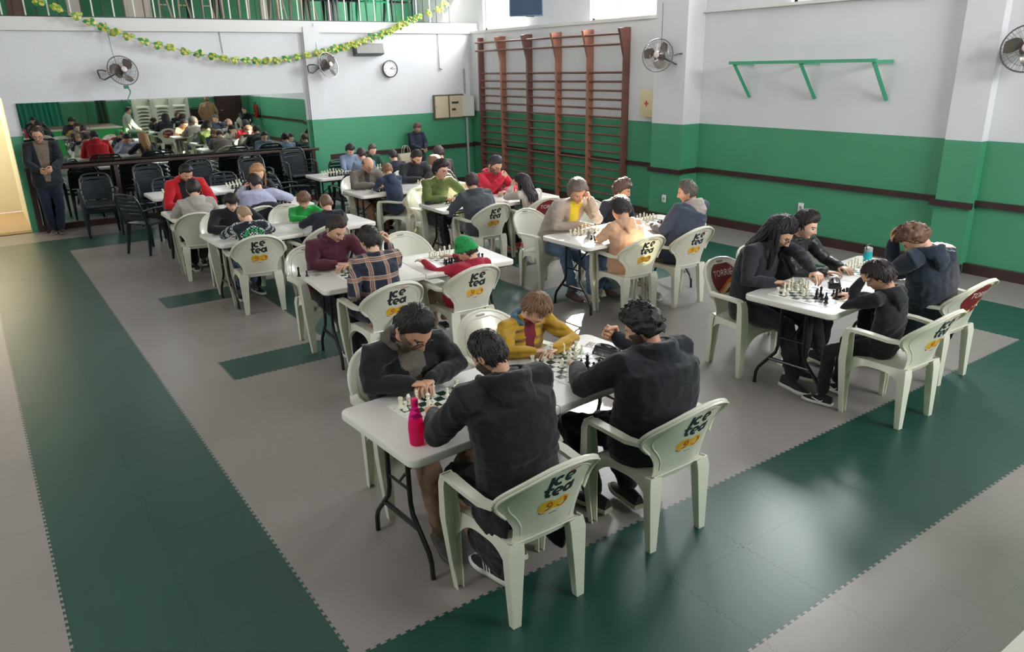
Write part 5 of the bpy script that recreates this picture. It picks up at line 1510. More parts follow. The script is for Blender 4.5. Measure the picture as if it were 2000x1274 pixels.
# spectacle case / phones / cards
def flat(name, x, y, deg, w, d, h, c, label, cat, z=0.742, rough=0.4):
    m = MB(); slab(m, w, d, min(w, d) * 0.12, 0, h, min(0.003, h * 0.3), n=3)
    o = m.obj(name, mat('%s_%d_%d_%d' % ((name,) + tuple(c)), c, rough), None, (x, y, z), (0, 0, math.radians(deg))); return tag(o, label, cat)
flat('phone_wallet', 1.17, 6.03, 20, 0.13, 0.085, 0.018, (26, 27, 32), 'black phone wallet on the table beside the patterned sweater boy', 'phone case')
flat('paper_sheet', 1.13, 5.72, 5, 0.21, 0.148, 0.0012, (222, 222, 228), 'white score sheet at the left end of the patterned sweater table', 'paper')
flat('wallet', 3.88, 6.10, 10, 0.12, 0.09, 0.030, (24, 24, 26), 'thick black wallet on the corner of the olive sweater table', 'wallet')
def card(x, y, deg, label):
    o = flat('table_card', x, y, deg, 0.105, 0.075, 0.0012, (198, 192, 182), label, 'card')
    m = MB()
    for i in range(4): m.box((0.0 + 0.008 * (i % 2), 0.024 - 0.016 * i, 0.0016), (0.07 - 0.016 * (i % 2), 0.008, 0.0006))
    m.obj('printed_lines', mat('print_brown', (88, 66, 56), 0.6), o, smooth=None)
card(2.075, 0.815, 25, 'small printed card at the right end of the front table')
card(1.345, 3.60, 25, 'small printed card on the maroon hoodie table')
card(4.25, 0.87, 20, 'small printed card behind the chess clock on the right table')
card(3.74, 7.78, 5, 'small printed card on the bald man table')
for nm, x, y, lab in (('chess_king', 1.205, 3.665, 'captured black chess piece standing tallest at the left table corner'), ('chess_pawn', 1.262, 3.625, 'captured black pawn beside the taller piece at the table corner')):
    o = place(nm, PCS[(nm[6:] if nm != 'chess_king' else 'queen', 'b')], None, (x, y, 0.742)); tag(o, lab, 'chess piece')

# ------------------------------------------------------------------ wall fittings
def fan(x, y, z, deg, tilt, label, ribbon=False, side=-1):
    o = empty('wall_fan', (x, y, z), math.radians(deg), label, 'fan', 'wall fans')
    R = Matrix.Rotation(math.radians(tilt), 3, 'X')
    def T(mb): mb.V = [tuple(R @ Vector(v)) for v in mb.V]; return mb
    M_F = mat('fan_steel', (120, 116, 114), 0.3, metal=0.85); M_FB = mat('fan_blade', (132, 122, 116), 0.3, metal=0.7)
    # local: axis along -Y (towards the room), the wall is at +Y
    m = MB(); m.tube([(0.235 * math.cos(a), -0.03, 0.235 * math.sin(a)) for a in [2 * PI * k / 36 for k in range(37)]], 0.008, 6, cap=False)
    T(m).obj('cage_rim', M_F, o)
    m = MB()
    for k in range(40):
        a = 2 * PI * k / 40; c, s = math.cos(a), math.sin(a)
        m.tube([(0.045 * c, -0.105, 0.045 * s), (0.15 * c, -0.095, 0.15 * s), (0.225 * c, -0.05, 0.225 * s), (0.235 * c, -0.03, 0.235 * s)], 0.0016, 4, cap=False)
    for rr, yy in ((0.10, -0.101), (0.18, -0.08)):
        m.tube([(rr * math.cos(a), yy, rr * math.sin(a)) for a in [2 * PI * k / 30 for k in range(31)]], 0.0018, 4, cap=False)
    f = T(m).obj('front_guard', M_F, o)
    m = MB()
    for k in range(24):
        a = 2 * PI * k / 24; c, s = math.cos(a), math.sin(a)
        m.tube([(0.06 * c, 0.06, 0.06 * s), (0.19 * c, 0.045, 0.19 * s), (0.235 * c, -0.02, 0.235 * s)], 0.0016, 4, cap=False)
    T(m).obj('rear_guard', M_F, o)
    m = MB(); m.lathe([(0.001, -0.112), (0.035, -0.110), (0.045, -0.104), (0.045, -0.098)], seg=24, axis='Y'); T(m).obj('badge', mat('fan_badge', (206, 186, 184), 0.4), o)
    m = MB(); m.lathe([(0.001, -0.07), (0.04, -0.07), (0.045, -0.03), (0.07, 0.0), (0.075, 0.13), (0.04, 0.15), (0.001, 0.15)], seg=20, axis='Y'); T(m).obj('motor', M_F, o)
    for k in range(3):
        a0 = 2 * PI * k / 3 + 0.5; m = MB()
        def fn(u, v):
            r = 0.045 + 0.165 * u; w = 0.35 + 0.45 * math.sin(PI * min(1, u * 1.05) ** 0.8); a = a0 + (v - 0.5) * w * 1.5 + 0.5 * u
            return (r * math.cos(a), -0.045 + 0.06 * (v - 0.5), r * math.sin(a))
        m.sheet(fn, 8, 6, 0.002); T(m).obj('blade', M_FB, o)
    m = MB(); m.tube([(side * 0.245, 0.0, 0.0), (side * 0.30, 0.03, 0.02), (side * 0.33, 0.12, 0.02), (side * 0.31, 0.20, 0.0), (side * 0.28, 0.22, -0.10), (side * 0.24, 0.16, -0.13), (0.0, 0.18, -0.02)], 0.012, 8)
    m.tube([(0, 0.14, 0), (0, 0.24, -0.02)], 0.02, 8); m.obj('bracket', M_F, o)
    m = MB(); m.tube([(0, 0.15, 0.05), (-0.02, 0.22, 0.3), (-0.03, 0.25, 0.75)], 0.004, 5); m.obj('cable', M_DGREY, o)
    if ribbon:
        m = MB(); m.sheet(lambda u, v: (0.02 + 0.03 * math.sin(v * 6) + 0.022 * (u - 0.5) * (1 - 0.5 * v), -0.05, -0.25 - 0.26 * v), 2, 12, 0.002)
        m.box((0.0, -0.05, -0.25), (0.075, 0.02, 0.05)); m.obj('ribbon', mat('green_ribbon', (30, 112, 78), 0.6), o)
    return o
fan(1.40, 11.66, 2.48, 12, -18, 'round steel wall fan with a green ribbon above the mirror', True)
fan(4.93, 11.66, 2.51, 22, -14, 'round steel wall fan between the mirror and the speaker')
fan(7.86, 5.97, 2.54, -62, -8, 'round wall fan fixed to the pillar right of the wall bars', side=1)
fan(8.24, 1.10, 2.50, -70, -8, 'round wall fan cut by the right edge of the picture', side=1)
# wall clock
ck = empty('wall_clock', (6.34, 11.90, 2.43), 0, 'round white wall clock with dark rim right of the speaker', 'clock')
m = MB(); m.lathe([(0.001, 0.0), (0.155, 0.0), (0.165, -0.02), (0.165, -0.04), (0.150, -0.045), (0.148, -0.03), (0.001, -0.03)], seg=40, axis='Y'); m.obj('rim', M_DGREY, ck)
m = MB(); m.lathe([(0.001, -0.033), (0.147, -0.033), (0.147, -0.030), (0.001, -0.030)], seg=40, axis='Y'); m.obj('dial', mat('dial_white', (226, 226, 226), 0.4), ck)
m = MB()
for k in range(12):
    a = 2 * PI * k / 12; V, F = text_geo(str(12 if k == 0 else k), 0.036); n = len(m.V)
    m.V += [(v[0] + 0.12 * math.sin(a), -0.0345, v[1] + 0.12 * math.cos(a)) for v in V]
    for f in F: m.face(tuple(n + q for q in f))
m.obj('numerals', M_BLACK, ck, smooth=None)
for a, L_, w, nm in ((62, 0.075, 0.010, 'hour_hand'), (92, 0.105, 0.007, 'minute_hand')):
    m = MB(); R = Matrix.Rotation(math.radians(a), 3, 'Y'); m.box((L_ / 2 * math.sin(math.radians(a)), -0.038, L_ / 2 * math.cos(math.radians(a))), (w, 0.003, L_), R); m.obj(nm, M_BLACK, ck, smooth=None)
# emergency light / speaker bar
sp_ = empty('wall_speaker', (5.88, 11.84, 2.79), 0, 'long grey box-shaped speaker below the garland', 'speaker')
m = MB(); slab(m, 0.60, 0.16, 0.02, -0.10, 0.10, 0.008); R = Matrix.Rotation(math.radians(-12), 3, 'X'); m.V = [tuple(R @ Vector(v)) for v in m.V]; m.obj('housing', mat('speaker_side', (84, 92, 90), 0.5), sp_)
m = MB(); bx(m, -0.285, 0.285, -0.096, -0.082, -0.085, 0.085); m.V = [tuple(R @ Vector(v)) for v in m.V]; m.obj('grille', mat('speaker_grille', (148, 148, 142), 0.6, bump=0.5, bscale=300), sp_, smooth=None)
# fuse cabinet with one door open
fc = empty('fuse_cabinet', (7.67, 11.90, 1.64), 0, 'beige electrical cabinet with its right door hanging open by the corner', 'cabinet')
M_CB = mat('cabinet_beige', (206, 192, 160), 0.5)
m = MB(); bx(m, -0.37, 0.37, -0.03, 0.0, -0.25, 0.25); m.obj('frame', mat('cabinet_frame', (96, 88, 76), 0.5), fc, smooth=None)
m = MB(); bx(m, -0.34, -0.02, -0.045, -0.03, -0.22, 0.22); d1 = m.obj('door', M_CB, fc, smooth=None)
m = MB(); m.lathe([(0.001, -0.050), (0.010, -0.050), (0.010, -0.045)], (-0.31, 0, 0), 8, 'Y'); m.obj('lock', M_DGREY, d1)
m = MB(); bx(m, 0.02, 0.34, -0.036, -0.03, -0.22, 0.22); pn = m.obj('inner_panel', M_CB, fc, smooth=None)
for z in (0.08, -0.06):
    m = MB()
    for i in range(7 if z > 0 else 4): bx(m, 0.07 + 0.024 * i, 0.09 + 0.024 * i, -0.050, -0.036, z - 0.02, z + 0.02)
    m.obj('breakers', M_DGREY, pn, smooth=None)
m = MB(); m.box((0.44, -0.10, 0.0), (0.26, 0.012, 0.42), Matrix.Rotation(math.radians(-35), 3, 'Z')); o = m.obj('door', mat('cabinet_door_grey', (196, 196, 188), 0.5), fc, smooth=None); o['label'] = 'open door swung to the right'
m = MB(); m.tube([(8.12, 11.87, 0.0), (8.11, 11.87, 1.4)], 0.03, 8); m.tube([(8.10, 11.88, 1.9), (8.09, 11.88, 2.4)], 0.015, 8); o = m.obj('conduit', M_GREY); tag(o, 'grey vertical conduit in the corner beside the wall bars', 'pipe')
m = MB(); m.tube([(7.50, 11.905, 3.1), (7.50, 11.905, 2.42)], 0.008, 5); m.tube([(7.50, 11.9, 2.42), (7.56, 11.9, 2.40)], 0.012, 5); o = m.obj('hanging_cable', M_GREY); tag(o, 'thin grey cable running down the wall below the balcony corner', 'cable')
m = MB(); m.tube([(3.1, 11.94, 3.1), (3.12, 11.94, 2.75)], 0.006, 5); o = m.obj('hanging_cable', M_GREY); tag(o, 'short thin cable on the white wall above the mirror', 'cable')
# first-aid box
fa_ = empty('first_aid_box', (8.27, 6.50, 1.82), math.radians(90), 'cream first-aid box with a red cross right of the wall bars', 'first-aid box')
m = MB(); slab(m, 0.30, 0.42, 0.012, 0.0, 0.09, 0.004, n=2); m.V = [(v[0], v[2], v[1]) for v in m.V]; m.F = [tuple(f)[::-1] for f in m.F]; m.obj('box', mat('aid_box_cream', (220, 206, 168), 0.45), fa_)
m = MB(); bx(m, -0.045, 0.045, 0.09, 0.0925, -0.014, 0.014); bx(m, -0.014, 0.014, 0.09, 0.0928, -0.045, 0.045); m.obj('red_cross', mat('cross_red', (206, 82, 72), 0.5), fa_, smooth=None)
# green folding bracket frame on the right wall
gb = empty('bracket_frame', (8.48, 3.65, 2.42), 0, 'green painted steel bracket frame on the white right wall', 'wall bracket')
M_GB = mat('green_bracket_paint', (72, 160, 122), 0.45)
m = MB(); bx(m, -0.40, -0.35, -1.0, 1.16, -0.025, 0.015); m.obj('front_bar', M_GB, gb, smooth=None)
for y in (1.08, 0.02, -0.98):
    m = MB(); bx(m, -0.38, 0.01, y - 0.025, y + 0.025, -0.04, 0.0); m.obj('arm', M_GB, gb, smooth=None)
    m = MB(); m.tube([(-0.375, y, -0.03), (0.0, y, -0.47)], 0.030, 4, up=(0, 1, 0)); m.obj('brace', M_GB, gb, smooth=None)
# sockets
for x, y, z, lab in ((8.11, 5.95, 0.36, 'white wall socket low on the green pillar'), (8.49, 3.70, 0.475, 'white wall socket behind the boy in the puffer jacket')):
    o = empty('wall_socket', (x, y, z), math.radians(-90), lab, 'socket')
    m = MB(); slab(m, 0.085, 0.12, 0.01, 0, 0.012, 0.002, n=2); m.V = [(v[0], -v[2], v[1]) for v in m.V]; m.obj('plate', M_WHITE, o)
    m = MB(); m.lathe([(0.001, -0.014), (0.022, -0.014), (0.022, -0.012)], seg=16, axis='Y'); m.obj('outlet', M_GREY, o)
# television on its bracket
tv = empty('television', (7.95, 9.42, 3.47), math.radians(140), 'small dark television on a swivel bracket before the window', 'television')
m = MB(); slab(m, 0.62, 0.36, 0.02, 0, 0.06, 0.006); m.V = [(v[0], v[2], v[1]) for v in m.V]; m.F = [tuple(f)[::-1] for f in m.F]; m.obj('cabinet', mat('tv_blue_grey', (92, 112, 132), 0.4), tv)
m = MB(); bx(m, -0.29, 0.29, 0.06, 0.062, -0.16, 0.16); m.obj('screen', mat('screen_dark', (48, 62, 78), 0.15), tv, smooth=None)
m = MB(); m.tube([(0, -0.02, -0.1), (0, -0.10, -0.16), (-0.12, -0.22, -0.16)], 0.02, 8); m.obj('bracket', M_DGREY, tv)
# garland
GARLAND = [(0.426, 11.75, 3.511), (0.65, 11.75, 3.43), (0.909, 11.75, 3.318), (1.073, 11.75, 3.231), (1.242, 11.75, 3.157), (1.407, 11.75, 3.082), (1.594, 11.75, 3.022), (1.82, 11.75, 2.944), (2.024, 11.75, 2.888), (2.211, 11.75, 2.848), (2.438, 11.75, 2.782), (2.659, 11.75, 2.747), (2.883, 11.75, 2.704), (3.07, 11.75, 2.669), (3.251, 11.75, 2.641), (3.447, 11.75, 2.63), (3.628, 11.75, 2.62), (3.813, 11.75, 2.618), (4.002, 11.75, 2.624), (4.196, 11.75, 2.648), (4.393, 11.75, 2.682), (4.592, 11.75, 2.707), (4.796, 11.75, 2.742), (5.054, 11.75, 2.794), (5.296, 11.75, 2.839), (5.532, 11.75, 2.894), (5.774, 11.75, 2.968), (6.029, 11.75, 3.043), (6.278, 11.75, 3.119), (6.464, 11.75, 3.205), (6.639, 11.75, 3.283), (6.816, 11.75, 3.352), (6.993, 11.75, 3.411), (7.438, 11.75, 3.554), (7.625, 11.75, 3.664)]
ga = empty('garland', (0, 11.75, 0), 0, 'long paper leaf garland in green and yellow swagged below the balcony', 'garland')
m = MB(); m.tube([(x, 0, z) for x, y, z in GARLAND], 0.004, 5); m.obj('string', mat('string_green', (120, 140, 70), 0.7), ga)
GC = [(76, 148, 70), (196, 186, 82), (132, 168, 72), (208, 200, 120)]
def rosette(k):
    m = MB(); rng = random.Random(k)
    for j in range(6):
        a = 2 * PI * j / 6 + rng.uniform(-.2, .2); n = len(m.V); L_ = 0.098 + rng.uniform(-.012, .012)
        for r, w, dy in ((0.008, 0.012, 0), (L_ * 0.5, 0.042, -0.016), (L_ * 0.85, 0.028, 0.004), (L_, 0.002, 0.012)):
            for s in (-1, 1): m.V.append((r * math.cos(a) - s * w * math.sin(a), dy + 0.010 * s * (j % 2), (r * math.sin(a) + s * w * math.cos(a)) * 0.72))
        for q in range(3):
            m.cur = j % 2; m.face((n + 2 * q, n + 2 * q + 2, n + 2 * q + 3, n + 2 * q + 1))
    return m.mesh('paper_leaf', [mat('paper_%d_%d_%d' % GC[k % 4], GC[k % 4], 0.7), mat('paper_%d_%d_%d' % GC[(k + 1) % 4], GC[(k + 1) % 4], 0.7)], None)
RS = [rosette(k) for k in range(4)]
for k, (x, y, z) in enumerate(GARLAND): place('paper_leaf', RS[k % 4], ga, (x, -0.02, z - 0.01), (0, 0.4 * math.sin(k * 2.1), 0.3 * math.sin(k)))
for k in range(22, len(GARLAND) - 1):
    a, b_ = GARLAND[k], GARLAND[k + 1]; place('paper_leaf', RS[(k + 1) % 4], ga, ((a[0] + b_[0]) / 2, -0.02, (a[2] + b_[2]) / 2 - 0.01), (0, k, 0.2))
# fire extinguisher (seen in the mirror)
fe = empty('fire_extinguisher', (8.38, -3.55, 0.75), 0, 'red fire extinguisher on the far right wall, reflected in the mirror', 'fire extinguisher')
m = MB(); m.lathe([(0.001, 0), (0.075, 0), (0.08, 0.02), (0.08, 0.42), (0.05, 0.49), (0.02, 0.51), (0.001, 0.51)], seg=18); m.obj('cylinder', mat('extinguisher_red', (170, 30, 30), 0.35), fe)
m = MB(); m.tube([(0, 0, 0.51), (0, 0, 0.56), (-0.09, 0, 0.57)], 0.014); m.tube([(0, 0, 0.55), (-0.10, 0.03, 0.45), (-0.10, 0.03, 0.2)], 0.012); m.obj('valve_and_hose', M_BLACK, fe)

# handbag on a bench by the far wall
bn = empty('bench', (6.25, 11.45, 0), 0, 'low dark bench by the green wall under the beige handbag', 'bench')
m = MB(); bx(m, -0.45, 0.45, -0.16, 0.16, 0.50, 0.54); m.obj('seat', M_DKWOOD, bn, smooth=None)
for x in (-0.4, 0.4):
    m = MB(); bx(m, x - 0.03, x + 0.03, -0.14, 0.14, 0, 0.50); m.obj('leg', M_DKWOOD, bn, smooth=None)
hb = empty('handbag', (6.33, 11.40, 0.54), math.radians(8), 'beige tote handbag with tall loop handles on the bench', 'handbag')
M_HB = mat('beige_leather', (186, 172, 150), 0.5)
m = MB(); m.loft([[(x * k, y * k2, z) for x, y in rrect(0.36, 0.14, 0.04)] for z, k, k2 in ((0, 0.92, 1.0), (0.01, 1.0, 1.05), (0.12, 1.04, 1.1), (0.25, 1.12, 0.75), (0.26, 1.10, 0.7))]); m.obj('body', M_HB, hb)
for y in (-0.035, 0.035):
    m = MB(); m.tube([(-0.08, y, 0.24), (-0.075, y, 0.34), (-0.04, y, 0.40), (0, y, 0.415), (0.04, y, 0.40), (0.075, y, 0.34), (0.08, y, 0.24)], 0.007, 6); m.obj('handle', M_HB, hb)

# ------------------------------------------------------------------ things stored on the balcony
M_CH2 = mat('green_chair_plastic', (46, 170, 118), 0.4)
GSL = make_slat_meshes(M_CH2)
M_OLDW = mat('pale_timber', (176, 158, 136), 0.6, var=0.1)
WSL = make_slat_meshes(M_OLDW)
for i, (x, kind, n) in enumerate(((3.05, 'd', 3), (3.55, 'w', 3), (4.55, 'w', 3), (5.20, 'd', 3), (5.75, 'd', 3), (6.35, 'g', 4), (6.95, 'd', 2))):
    word = {'d': 'dark', 'w': 'pale timber', 'g': 'bright green'}[kind]
    for k in range(n):
        slatchair(x, 12.55, 180 + 3 * (i % 3), '%s slatted chair on the balcony, %s of stack %s' % (word, ['bottom one', 'second up', 'third up', 'top one'][k], ['before the pale post', 'left of the middle', 'at the middle', 'right of the middle', 'before the green stack', 'with the green chairs', 'nearest the balcony corner'][i]), 'chairs stored on the balcony', 3.30 + 0.085 * k, {'d': None, 'w': WSL, 'g': GSL}[kind], 'stored_chair')
for i, (x, w, c, lab) in enumerate(((0.15, 0.22, (96, 70, 60), 'brown board leaning behind the balcony bars at the left'), (0.98, 0.20, (178, 172, 160), 'pale grey post behind the balcony bars'), (1.95, 0.42, (184, 174, 158), 'cream cupboard behind the balcony bars'), (2.12, 0.0, (0, 0, 0), ''), (4.12, 0.12, (196, 190, 176), 'white post behind the balcony bars at the middle'), (5.45, 0.16, (150, 146, 140), 'grey board leaning between the chair stacks'))):
    if w == 0: continue
    m = MB(); bx(m, -w / 2, w / 2, -0.05, 0.05, 0, 1.6); m.box((0, -0.052, 0.8), (w * 0.8, 0.006, 1.5)); o = m.obj('stored_board', mat('board_%d_%d_%d' % c, c, 0.6, var=0.1), None, (x, 12.5, 3.30), smooth=None); tag(o, lab, 'board')
for i, (x, l) in enumerate(((2.30, 'leftmost'), (2.62, 'second'), (3.02, 'third'), (4.35, 'fourth'), (4.95, 'rightmost'))):
    o = empty('folded_easel', (x, 12.35, 3.30), 0, '%s of the thin timber frames leaning behind the balcony bars' % l, 'wooden frame', 'timber frames on the balcony')
    for s in (-1, 1):
        m = MB(); m.tube([(s * 0.10 + 0.06, 0, 0), (-s * 0.03, 0.1, 1.2)], 0.016, 5); m.obj('strut', M_OLDW, o)
    m = MB(); m.tube([(-0.04, 0.02, 0.25), (0.10, 0.02, 0.25)], 0.012, 5); m.obj('crosspiece', M_OLDW, o)

LV = ['lowest', 'second up', 'third up', 'fourth up', 'fifth up', 'sixth up', 'seventh up', 'eighth up', 'topmost']
# stacks of white chairs by the stage, reflected in the mirror
for i, (x, n) in enumerate(((4.4, 9), (5.05, 9), (5.65, 9))):
    for k in range(n):
        armchair(x, -3.75, 0 + 3 * i, 'white armchair, %s in the %s tall stack by the stage' % (LV[k], ['left', 'middle', 'right'][i]), None, 'white chairs stacked by the stage', z=0.115 * k, parts=False)
for k in range(5):
    slatchair(6.25, -3.7, 0, 'dark slatted chair, %s in the stack beside the white stacks' % LV[k], 'dark chairs stacked by the stage', 0.085 * k)
armchair(7.75, -3.2, 20, 'white armchair by the brown door, reflected in the mirror', None)

# ------------------------------------------------------------------ the people, near ones first
HD = {
'P1': (0.842, 0.86, 1.114),
'P2': (0.803, 0.06, 1.207),
'P3': (1.764, 1.0, 1.001),
'P4': (1.777, 0.08, 1.124),
'P5': (1.616, 3.75, 1.092),
'P6': (1.593, 3.0, 1.117),
'P7': (2.527, 3.02, 0.885),
'P8': (1.352, 6.05, 1.059),
'P9': (1.297, 5.4, 1.021),
'P10': (2.211, 6.15, 0.972),
'P11': (2.232, 5.5, 1.023),
'P12': (1.332, 7.95, 1.203),
'P13': (1.241, 7.25, 1.081),
'P14': (2.269, 8.0, 1.112),
'P15': (2.045, 7.4, 1.059),
'P16': (3.891, 7.95, 1.087),
'P17': (3.918, 7.35, 1.058),
'P18': (4.739, 8.0, 1.119),
'P19': (4.73, 7.4, 1.078),
'P20': (4.102, 6.15, 1.161),
'P21': (4.17, 5.5, 1.057),
'P22': (5.023, 6.25, 1.132),
'P23': (4.893, 5.4, 0.995),
'P24': (4.357, 3.68, 1.135),
'P25': (4.273, 2.9, 1.057),
'P26': (5.229, 3.9, 1.033),
'P27': (5.176, 2.85, 1.144),
'P28': (4.187, 1.0, 1.152),
'P29': (4.65, 1.08, 1.131),
'P30': (4.013, 0.05, 1.015),
'P31': (4.728, 0.2, 1.148),
'P32': (4.63, 10.25, 1.08),
'P33': (5.055, 10.25, 1.048),
'P34': (5.043, 9.4, 1.007),
'P35': (4.457, 9.4, 1.079),
'P36': (6.73, 11.6, 1.267),
'P37': (0.028, 11.62, 1.555),
'P38': (5.67, 8.9, 1.039),
}
def P(k, label, face, **kw): return person(label, HD[k], face, **kw)
SK1, SK2, SK3 = (206, 160, 134), (196, 148, 120), (222, 178, 152)
BLK = (20, 21, 24)
P('P1', 'bearded man with glasses in an open black jacket over a taupe hoodie', 180, hip=(0.88, 1.04), look=10, hscale=1.1, pitch=44, q=2, fit=1.32, s=1.04, hair='short', hc=(26, 24, 25), beard='short', glasses=True,
  L=(0.875, 0.775, 0.825), Rh=(0.765, 0.80, 0.825), lp='curl', rp='curl', Lel=(1.13, 0.90, 0.82), Rel=(0.60, 0.93, 0.82), top=BLK, inner=(96, 88, 80), openw=0.075, hood=True, hoodc=(84, 76, 68), legs=(112, 86, 66), shoe=(44, 38, 36), sole=(60, 54, 50), skin=SK2, feet=((1.02, 0.80, 0.1), (0.72, 0.44, 0.1)))
P('P2', 'man with short dark hair in a long black coat seen from behind, nearest the camera', 0, hip=(0.88, -0.03), look=14, hscale=0.9, pitch=38, q=2, fit=1.22, s=1.04, hair='fade', hc=(36, 32, 31), beard='full',
  L=(0.72, 0.47, 0.80), Rh=(1.02, 0.45, 0.80), Lel=(0.57, 0.20, 0.81), Rel=(1.17, 0.20, 0.81), lp='rest', rp='rest', top=(24, 24, 26), hood=True, coat=True, legs=(124, 88, 62), shoe=(24, 25, 30), sole=(222, 220, 214), skin=SK2, marks='stripes', feet=((0.82, 0.10, 0.09), (1.00, 0.20, 0.10)))
P('P3', 'boy with light brown hair in a mustard yellow puffer jacket over a red top', 180, hip=(1.74, 1.18), look=18, hscale=0.94, pitch=40, q=2, s=0.80, child=1.0, seat=0.42, hair='fringe', hc=(122, 92, 70), fit=1.25,
  L=(1.74, 0.80, 0.785), Rh=(1.64, 0.86, 0.785), Lel=(1.97, 0.86, 0.79), Rel=(1.50, 0.93, 0.79), top=(178, 140, 42), tpat='quilt', inner=(112, 32, 46), openw=0.055, hood=True, hoodc=(72, 104, 128), legs=(70, 76, 66), shoe=(50, 60, 56), sole=(170, 172, 160), skin=SK3, feet=((1.70, 0.42, 0.22), None))
P('P4', 'man with black curly hair in a black puffer jacket seen from behind, front table right', 0, hip=(1.79, 0.02), look=28, hscale=0.92, pitch=26, q=2, fit=1.42, s=1.05, hair='curly', hc=(30, 24, 24), beard='full',
  L=(1.66, 0.47, 0.80), Rh=(1.90, 0.40, 0.95), Lel=(1.50, 0.24, 0.81), Rel=(2.08, 0.30, 0.81), rp='fist', top=(23, 26, 32), tpat=None, hood=True, legs=(22, 24, 28), shoe=(46, 40, 40), sole=(176, 166, 148), skin=SK2, feet=((1.62, 0.26, 0.10), (1.80, 0.16, 0.12)))
P('P5', 'smiling man with moustache in a maroon hoodie, arms folded on the table', 180, hip=(1.54, 3.9), look=14, pitch=34, q=2, s=1.0, hair='fade', hc=(50, 38, 33), beard='mustache', fit=1.12, L=(1.55, 3.52, 0.80), Rh=(1.68, 3.58, 0.79), Lel=(1.86, 3.68, 0.80), Rel=(1.37, 3.74, 0.80), top=(76, 30, 44), hood=True, cuff=0.30, legs=(24, 26, 30), shoe=(226, 224, 224), sole=(236, 234, 230), skin=SK1, feet=(None, (1.50, 3.22, 0.09)))
P('P6', 'dark-haired player in a navy and orange plaid shirt seen from behind, hand at head', 0, hip=(1.62, 2.94), look=8, hscale=0.97, pitch=20, q=2, s=0.97, hair='short', hc=(40, 34, 31), Rh=(1.755, 3.04, 1.12), Rel=(1.84, 3.08, 0.83), rp='curl', L=(1.42, 3.02, 0.66), Lel=(1.35, 2.84, 0.74), top=(30, 38, 54), tpat='plaid', cuff=0.1, legs=(26, 28, 34), skin=SK3)
P('P7', 'child in a bright green beanie and red padded jacket seen from behind', 0, hip=(2.4, 2.99), look=25, hscale=1.12, pitch=36, q=2, s=0.76, child=1.0, fit=1.25, seat=0.42, hair='short', hc=(60, 44, 36), cap=(32, 138, 72), L=(2.22, 3.26, 0.785), Rh=(2.54, 3.26, 0.785), top=(158, 28, 50), hood=True, hoodc=(150, 30, 52), legs=(176, 150, 122), shoe=(52, 44, 42), skin=SK1)
P('P8', 'dark-haired boy in a black tracksuit top with thin pale lines', 180, hip=(1.38, 6.38), look=-5, hscale=0.86, pitch=26, q=1, s=0.95, hair='fringe', hc=(34, 26, 28), L=(1.40, 5.86, 0.79), Rh=(1.28, 5.88, 0.79), Lel=(1.66, 5.98, 0.80), Rel=(1.08, 5.98, 0.80), top=(24, 26, 32), legs=(30, 32, 38), skin=SK3)
P('P9', 'small boy with shaved fair hair in a black white and green patterned sweater', 0, hip=(1.345, 5.47), look=12, pitch=44, q=2, s=0.74, child=1.0, hair='buzz', hc=(150, 122, 98), fit=1.15, seat=0.43, L=(1.20, 5.72, 0.78), Rh=(1.52, 5.72, 0.78), Lel=(1.05, 5.58, 0.78), Rel=(1.66, 5.56, 0.78), top=(26, 30, 38), tpat='fairisle', legs=(70, 92, 116), shoe=(34, 36, 42), sole=(60, 60, 62), skin=SK3)
P('P10', 'small boy in a bright green long-sleeved shirt leaning on his hands', 180, hip=(2.15, 6.33), look=-20, pitch=30, q=1, s=0.74, child=1.0, seat=0.43, hair='fringe', hc=(112, 80, 60), L=(2.22, 5.98, 0.79), Rh=(2.16, 6.0, 0.79), Lel=(2.42, 6.06, 0.79), Rel=(2.02, 6.06, 0.79), top=(36, 150, 66), legs=(40, 44, 60), skin=SK1)
P('P11', 'boy with cropped hair in a dark sweater with red collar seen from behind', 0, hip=(2.09, 5.48), look=-6, pitch=30, q=1, s=0.78, child=1.0, seat=0.43, hair='buzz', hc=(104, 80, 62), fit=1.15, L=(2.10, 5.80, 0.78), Rh=(2.38, 5.80, 0.78), Lel=(1.96, 5.64, 0.78), Rel=(2.50, 5.64, 0.78), top=(26, 30, 40), legs=(40, 60, 84), skin=SK1)
P('P12', 'man in a red hoodie with black front panel, facing the camera by the dark chairs', 180, hip=(1.33, 8.18), look=8, hscale=0.98, pitch=36, q=1, s=1.0, hair='short', hc=(28, 24, 25), fit=1.2, L=(1.40, 7.78, 0.80), Rh=(1.26, 7.80, 0.80), Lel=(1.62, 7.92, 0.80), Rel=(1.05, 7.94, 0.80), top=(186, 26, 38), inner=(26, 26, 32), openw=0.095, hood=True, legs=(28, 30, 36), skin=SK2)
P('P13', 'boy in a pale grey hoodie seen from behind, facing the red and black hoodie', 0, hip=(1.23, 7.25), look=-8, hscale=1.06, pitch=26, q=1, s=0.92, hair='short', hc=(36, 28, 28), fit=1.12, top=(160, 152, 146), hood=True, L=(1.12, 7.55, 0.79), Rh=(1.38, 7.55, 0.79), legs=(70, 66, 62), skin=SK1)
P('P14', 'blonde woman with long hair resting her face on her hand', 180, hip=(2.3, 8.24), look=-5, hscale=1.05, pitch=22, q=1, s=0.93, fem=1.0, hair='long', hc=(186, 140, 100), L=(2.20, 7.86, 0.98), Lel=(2.46, 7.84, 0.80), Rh=(2.08, 7.80, 0.79), Rel=(1.94, 7.92, 0.79), lp='curl', top=(34, 36, 46), legs=(30, 32, 40), skin=SK3)
